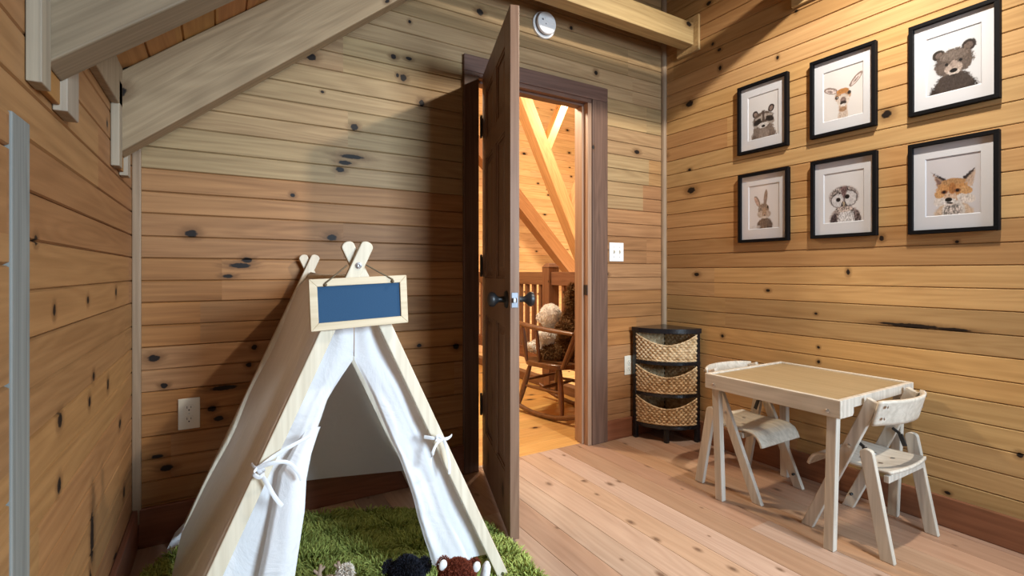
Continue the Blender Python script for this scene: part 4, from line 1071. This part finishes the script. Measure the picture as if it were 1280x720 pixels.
# roof timbers of the hall, in planes of their own behind the railing
def bp(u, v, Y):
    """point on the plane y=Y seen along the photo's own sight line (used only to read sizes off the photo)"""
    a = (u - 640) / F_PX; th = R_(30.74)
    dx, dy, dz = a * math.cos(th) + math.sin(th), -a * math.sin(th) + math.cos(th), -(v - 340.5) / F_PX
    return Vector((dx * Y / dy, Y, dz * Y / dy + CAM_H))
def hall_truss(label, Y, main, w_, h_, struts, mt='truss'):
    A, B = bp(*main[0], Y), bp(*main[1], Y); d = (B - A).normalized()
    A = A - d * ((5.19 - A.z) / -d.z); B = B + d * ((B.z + 2.6) / -d.z)
    t = thing('roof_truss', label, 'roof truss', tuple(A), 0, 'hall roof timbers')
    def stick(nm, P, Q, w1, h1):
        e = (Q - P).normalized(); n = Vector((0, 1, 0)); u = e.cross(n)
        mb = MB(); l = (Q - P).length; mb.box(-w1 / 2, w1 / 2, -h1 / 2, h1 / 2, 0, l)
        o = mb.build(nm, M[mt], t, bevel=.006)
        o.matrix_local = Matrix.Translation(P - A) @ Matrix(((n.x, u.x, e.x), (n.y, u.y, e.y), (n.z, u.z, e.z))).to_4x4()
        return o
    stick('rafter', A, B, w_, h_)
    for p, q, ws, hs in struts:
        P, Q = bp(*p, Y), bp(*q, Y); stick('strut', P, Q, ws, hs)
    return t
hall_truss('big pale roof truss slanting down to the right behind the doorway', 5.0, ((625, 52), (744, 363)), .17, .16, [((679, 192), (722, 84), .13, .10), ((709, 272), (754, 150), .13, .10)])
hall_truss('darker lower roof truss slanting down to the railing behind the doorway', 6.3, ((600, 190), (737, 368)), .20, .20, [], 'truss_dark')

# ================================================================ ROCKING CHAIR (local: faces +y)
t = thing('rocking_chair', 'brown spindle rocking chair on the landing carrying two plush toys', 'rocking chair', (2.165, 2.935, 0), R_(13))
RKW = .205
def arc(y): return .018 + .10 * (y / .42) ** 2 if y > -.1 else .018 + .10 * (abs(y) / .42) ** 2
for sx in (-1, 1):
    mb = MB(); mb.tube([(sx * RKW, yy, arc(yy)) for yy in np.linspace(-.46, .40, 26)], .0165, 10, flat=1.15); mb.build('rocker', M['rocker'], t, smooth=60)
SH = .395
mb = MB(); pol = []
for k in range(40):
    a = 2 * math.pi * k / 40; x = .235 * abs(math.cos(a)) ** .6 * (1 if math.cos(a) > 0 else -1); yv = .215 * abs(math.sin(a)) ** .6 * (1 if math.sin(a) > 0 else -1); pol.append((x, yv))
mb.prism(pol, lambda a, b, k: (a, b, k), SH - .036, SH); mb.build('seat', M['rocker'], t, bevel=.008, seg=3)
def turned(a, b, r0, nm, parent=t):
    A, B = Vector(a), Vector(b); n = 14; mb = MB()
    mb.tube([A.lerp(B, k / n) for k in range(n + 1)], [r0 * (.62 + .5 * math.sin(math.pi * (k / n)) ** .8) for k in range(n + 1)], 12); return mb.build(nm, M['rocker'], parent, smooth=60)
for sx in (-1, 1):
    turned((sx * .165, .150, SH - .03), (sx * RKW, .235, arc(.235)), .019, 'leg'); turned((sx * .165, -.130, SH - .03), (sx * RKW, -.185, arc(.185)), .019, 'leg')
    turned((sx * .187, .192, .20), (sx * .187, -.16, .20), .012, 'stretcher')
turned((-.187, .04, .20), (.187, .04, .20), .012, 'stretcher'); turned((-.19, .205, .235), (.19, .205, .235), .011, 'stretcher')
back = lambda k: (-.185 - .30 * k, SH + .63 * k)
for sx in (-1, 1):
    y1, z1 = back(1)
    mb = MB(); mb.tube([(sx * lerp(.200, .215, k), back(k)[0], back(k)[1] - .02) for k in np.linspace(0, 1, 10)], [.019] * 10, 10, flat=.8); mb.build('back_post', M['rocker'], t, smooth=60)
    zb = SH + .235
    mb = MB(); mb.tube([(sx * .218, back(.36)[0] + .0, zb - .010), (sx * .235, -.10, zb), (sx * .245, .08, zb + .015), (sx * .25, .215, zb + .032), (sx * .25, .235, zb + .032)], [.015, .018, .020, .022, .014], 12, flat=.7); mb.build('armrest', M['rocker'], t, smooth=60)
    turned((sx * .212, .145, SH - .01), (sx * .246, .150, zb + .015), .015, 'arm_post'); turned((sx * .212, .02, SH - .01), (sx * .240, .02, zb + .005), .013, 'arm_post')
for k in range(5):
    x = (-.14 + .07 * k); turned((x, -.17, SH - .01), (x, back(.93)[0], back(.93)[1]), .010, 'spindle')
mb = MB(); y1, z1 = back(.97)
def crest(s, q): x = (s - .5) * .48; return (x, y1 - .03 * (1 - (2 * s - 1) ** 2) - .03 * q, z1 - .05 + .11 * q + .02 * (1 - (2 * s - 1) ** 2) * q)
mb.grid(crest, 20, 4); mb.build('crest_rail', M['rocker'], t, smooth=60, solid=.018)
rcm = Matrix.Translation((2.165, 2.935, 0)) @ Matrix.Rotation(R_(13), 4, 'Z')
pt = rcm @ Vector((.03, -.060, SH - .004))
tb_ = plush('teddy_bear', 'brown teddy bear leaning back in the rocking chair', 'plush toy', tuple(pt), R_(13),
      [((0, -.02, .115), (.125, .110, .120)), ((0, -.06, .27), (.11, .10, .13)), ((0, -.075, .445), (.092, .088, .088)), ((-.080, -.085, .520), (.036, .020, .036)), ((.080, -.085, .520), (.036, .020, .036)), ((0, .0, .425), (.042, .040, .036)),
       ((-.125, -.05, .24), (.040, .065, .050)), ((.125, .02, .28), (.042, .075, .045)), ((-.105, .10, .055), (.060, .11, .055)), ((.105, .10, .055), (.060, .11, .055))], M['brownfur'], 45000, .020, .012, .005, 'plush toys in the rocking chair')
for x in (-.035, .035): eye(tb_, (x, .003, .468), .009)
MB().ball((0, .038, .436), (.014, .010, .010), 14, 10).build('nose', M['black'], tb_, smooth=180)
pt = rcm @ Vector((-.02, .085, SH + .040))
wp = plush('plush_lamb', 'white plush toy sitting on the teddy bear in the rocking chair', 'plush toy', tuple(pt), R_(40),
      [((0, 0, .085), (.085, .080, .090)), ((0, .0, .235), (.070, .070, .075)), ((-.06, .075, .04), (.035, .07, .035)), ((.06, .075, .04), (.035, .07, .035)), ((-.085, .02, .12), (.026, .05, .03)), ((.085, .02, .12), (.026, .05, .03)), ((0, .06, .225), (.035, .03, .03)), ((0, -.09, .03), (.028, .028, .028))],
      M['whitefur'], 40000, .010, .010, .004, 'plush toys in the rocking chair')
wp.scale = (1.15, 1.15, 1.15)
for x in (-.028, .028): eye(wp, (x, .062, .252), .006)
MB().ball((0, .088, .232), (.010, .007, .007), 14, 10).build('nose', M['black'], wp, smooth=180)

# the pendant lamp that throws the picture shadows (above the frame)
t = thing('pendant_lamp', 'small bare bulb pendant hanging from the sloping ceiling near the pictures', 'lamp', (LAMP[0], LAMP[1], 2.80))
mb = MB(); zc = deck_z(LAMP[0]) - .012 - 2.80
mb.tube([(0, 0, .07), (0, 0, zc - .02)], .004, 8); mb.build('cord', M['dark'], t, smooth=60)
MB().lathe([(.05, 0), (.05, .012), (.02, .035), (.004, .036)], (0, 0, zc), (0, 0, -1), 24).build('canopy', M['iron'], t, smooth=40)
MB().lathe([(.004, .075), (.020, .07), (.022, .03), (.018, .012), (.0, .012)], (0, 0, 0), (0, 0, 1), 20).build('socket', M['iron'], t, smooth=40)
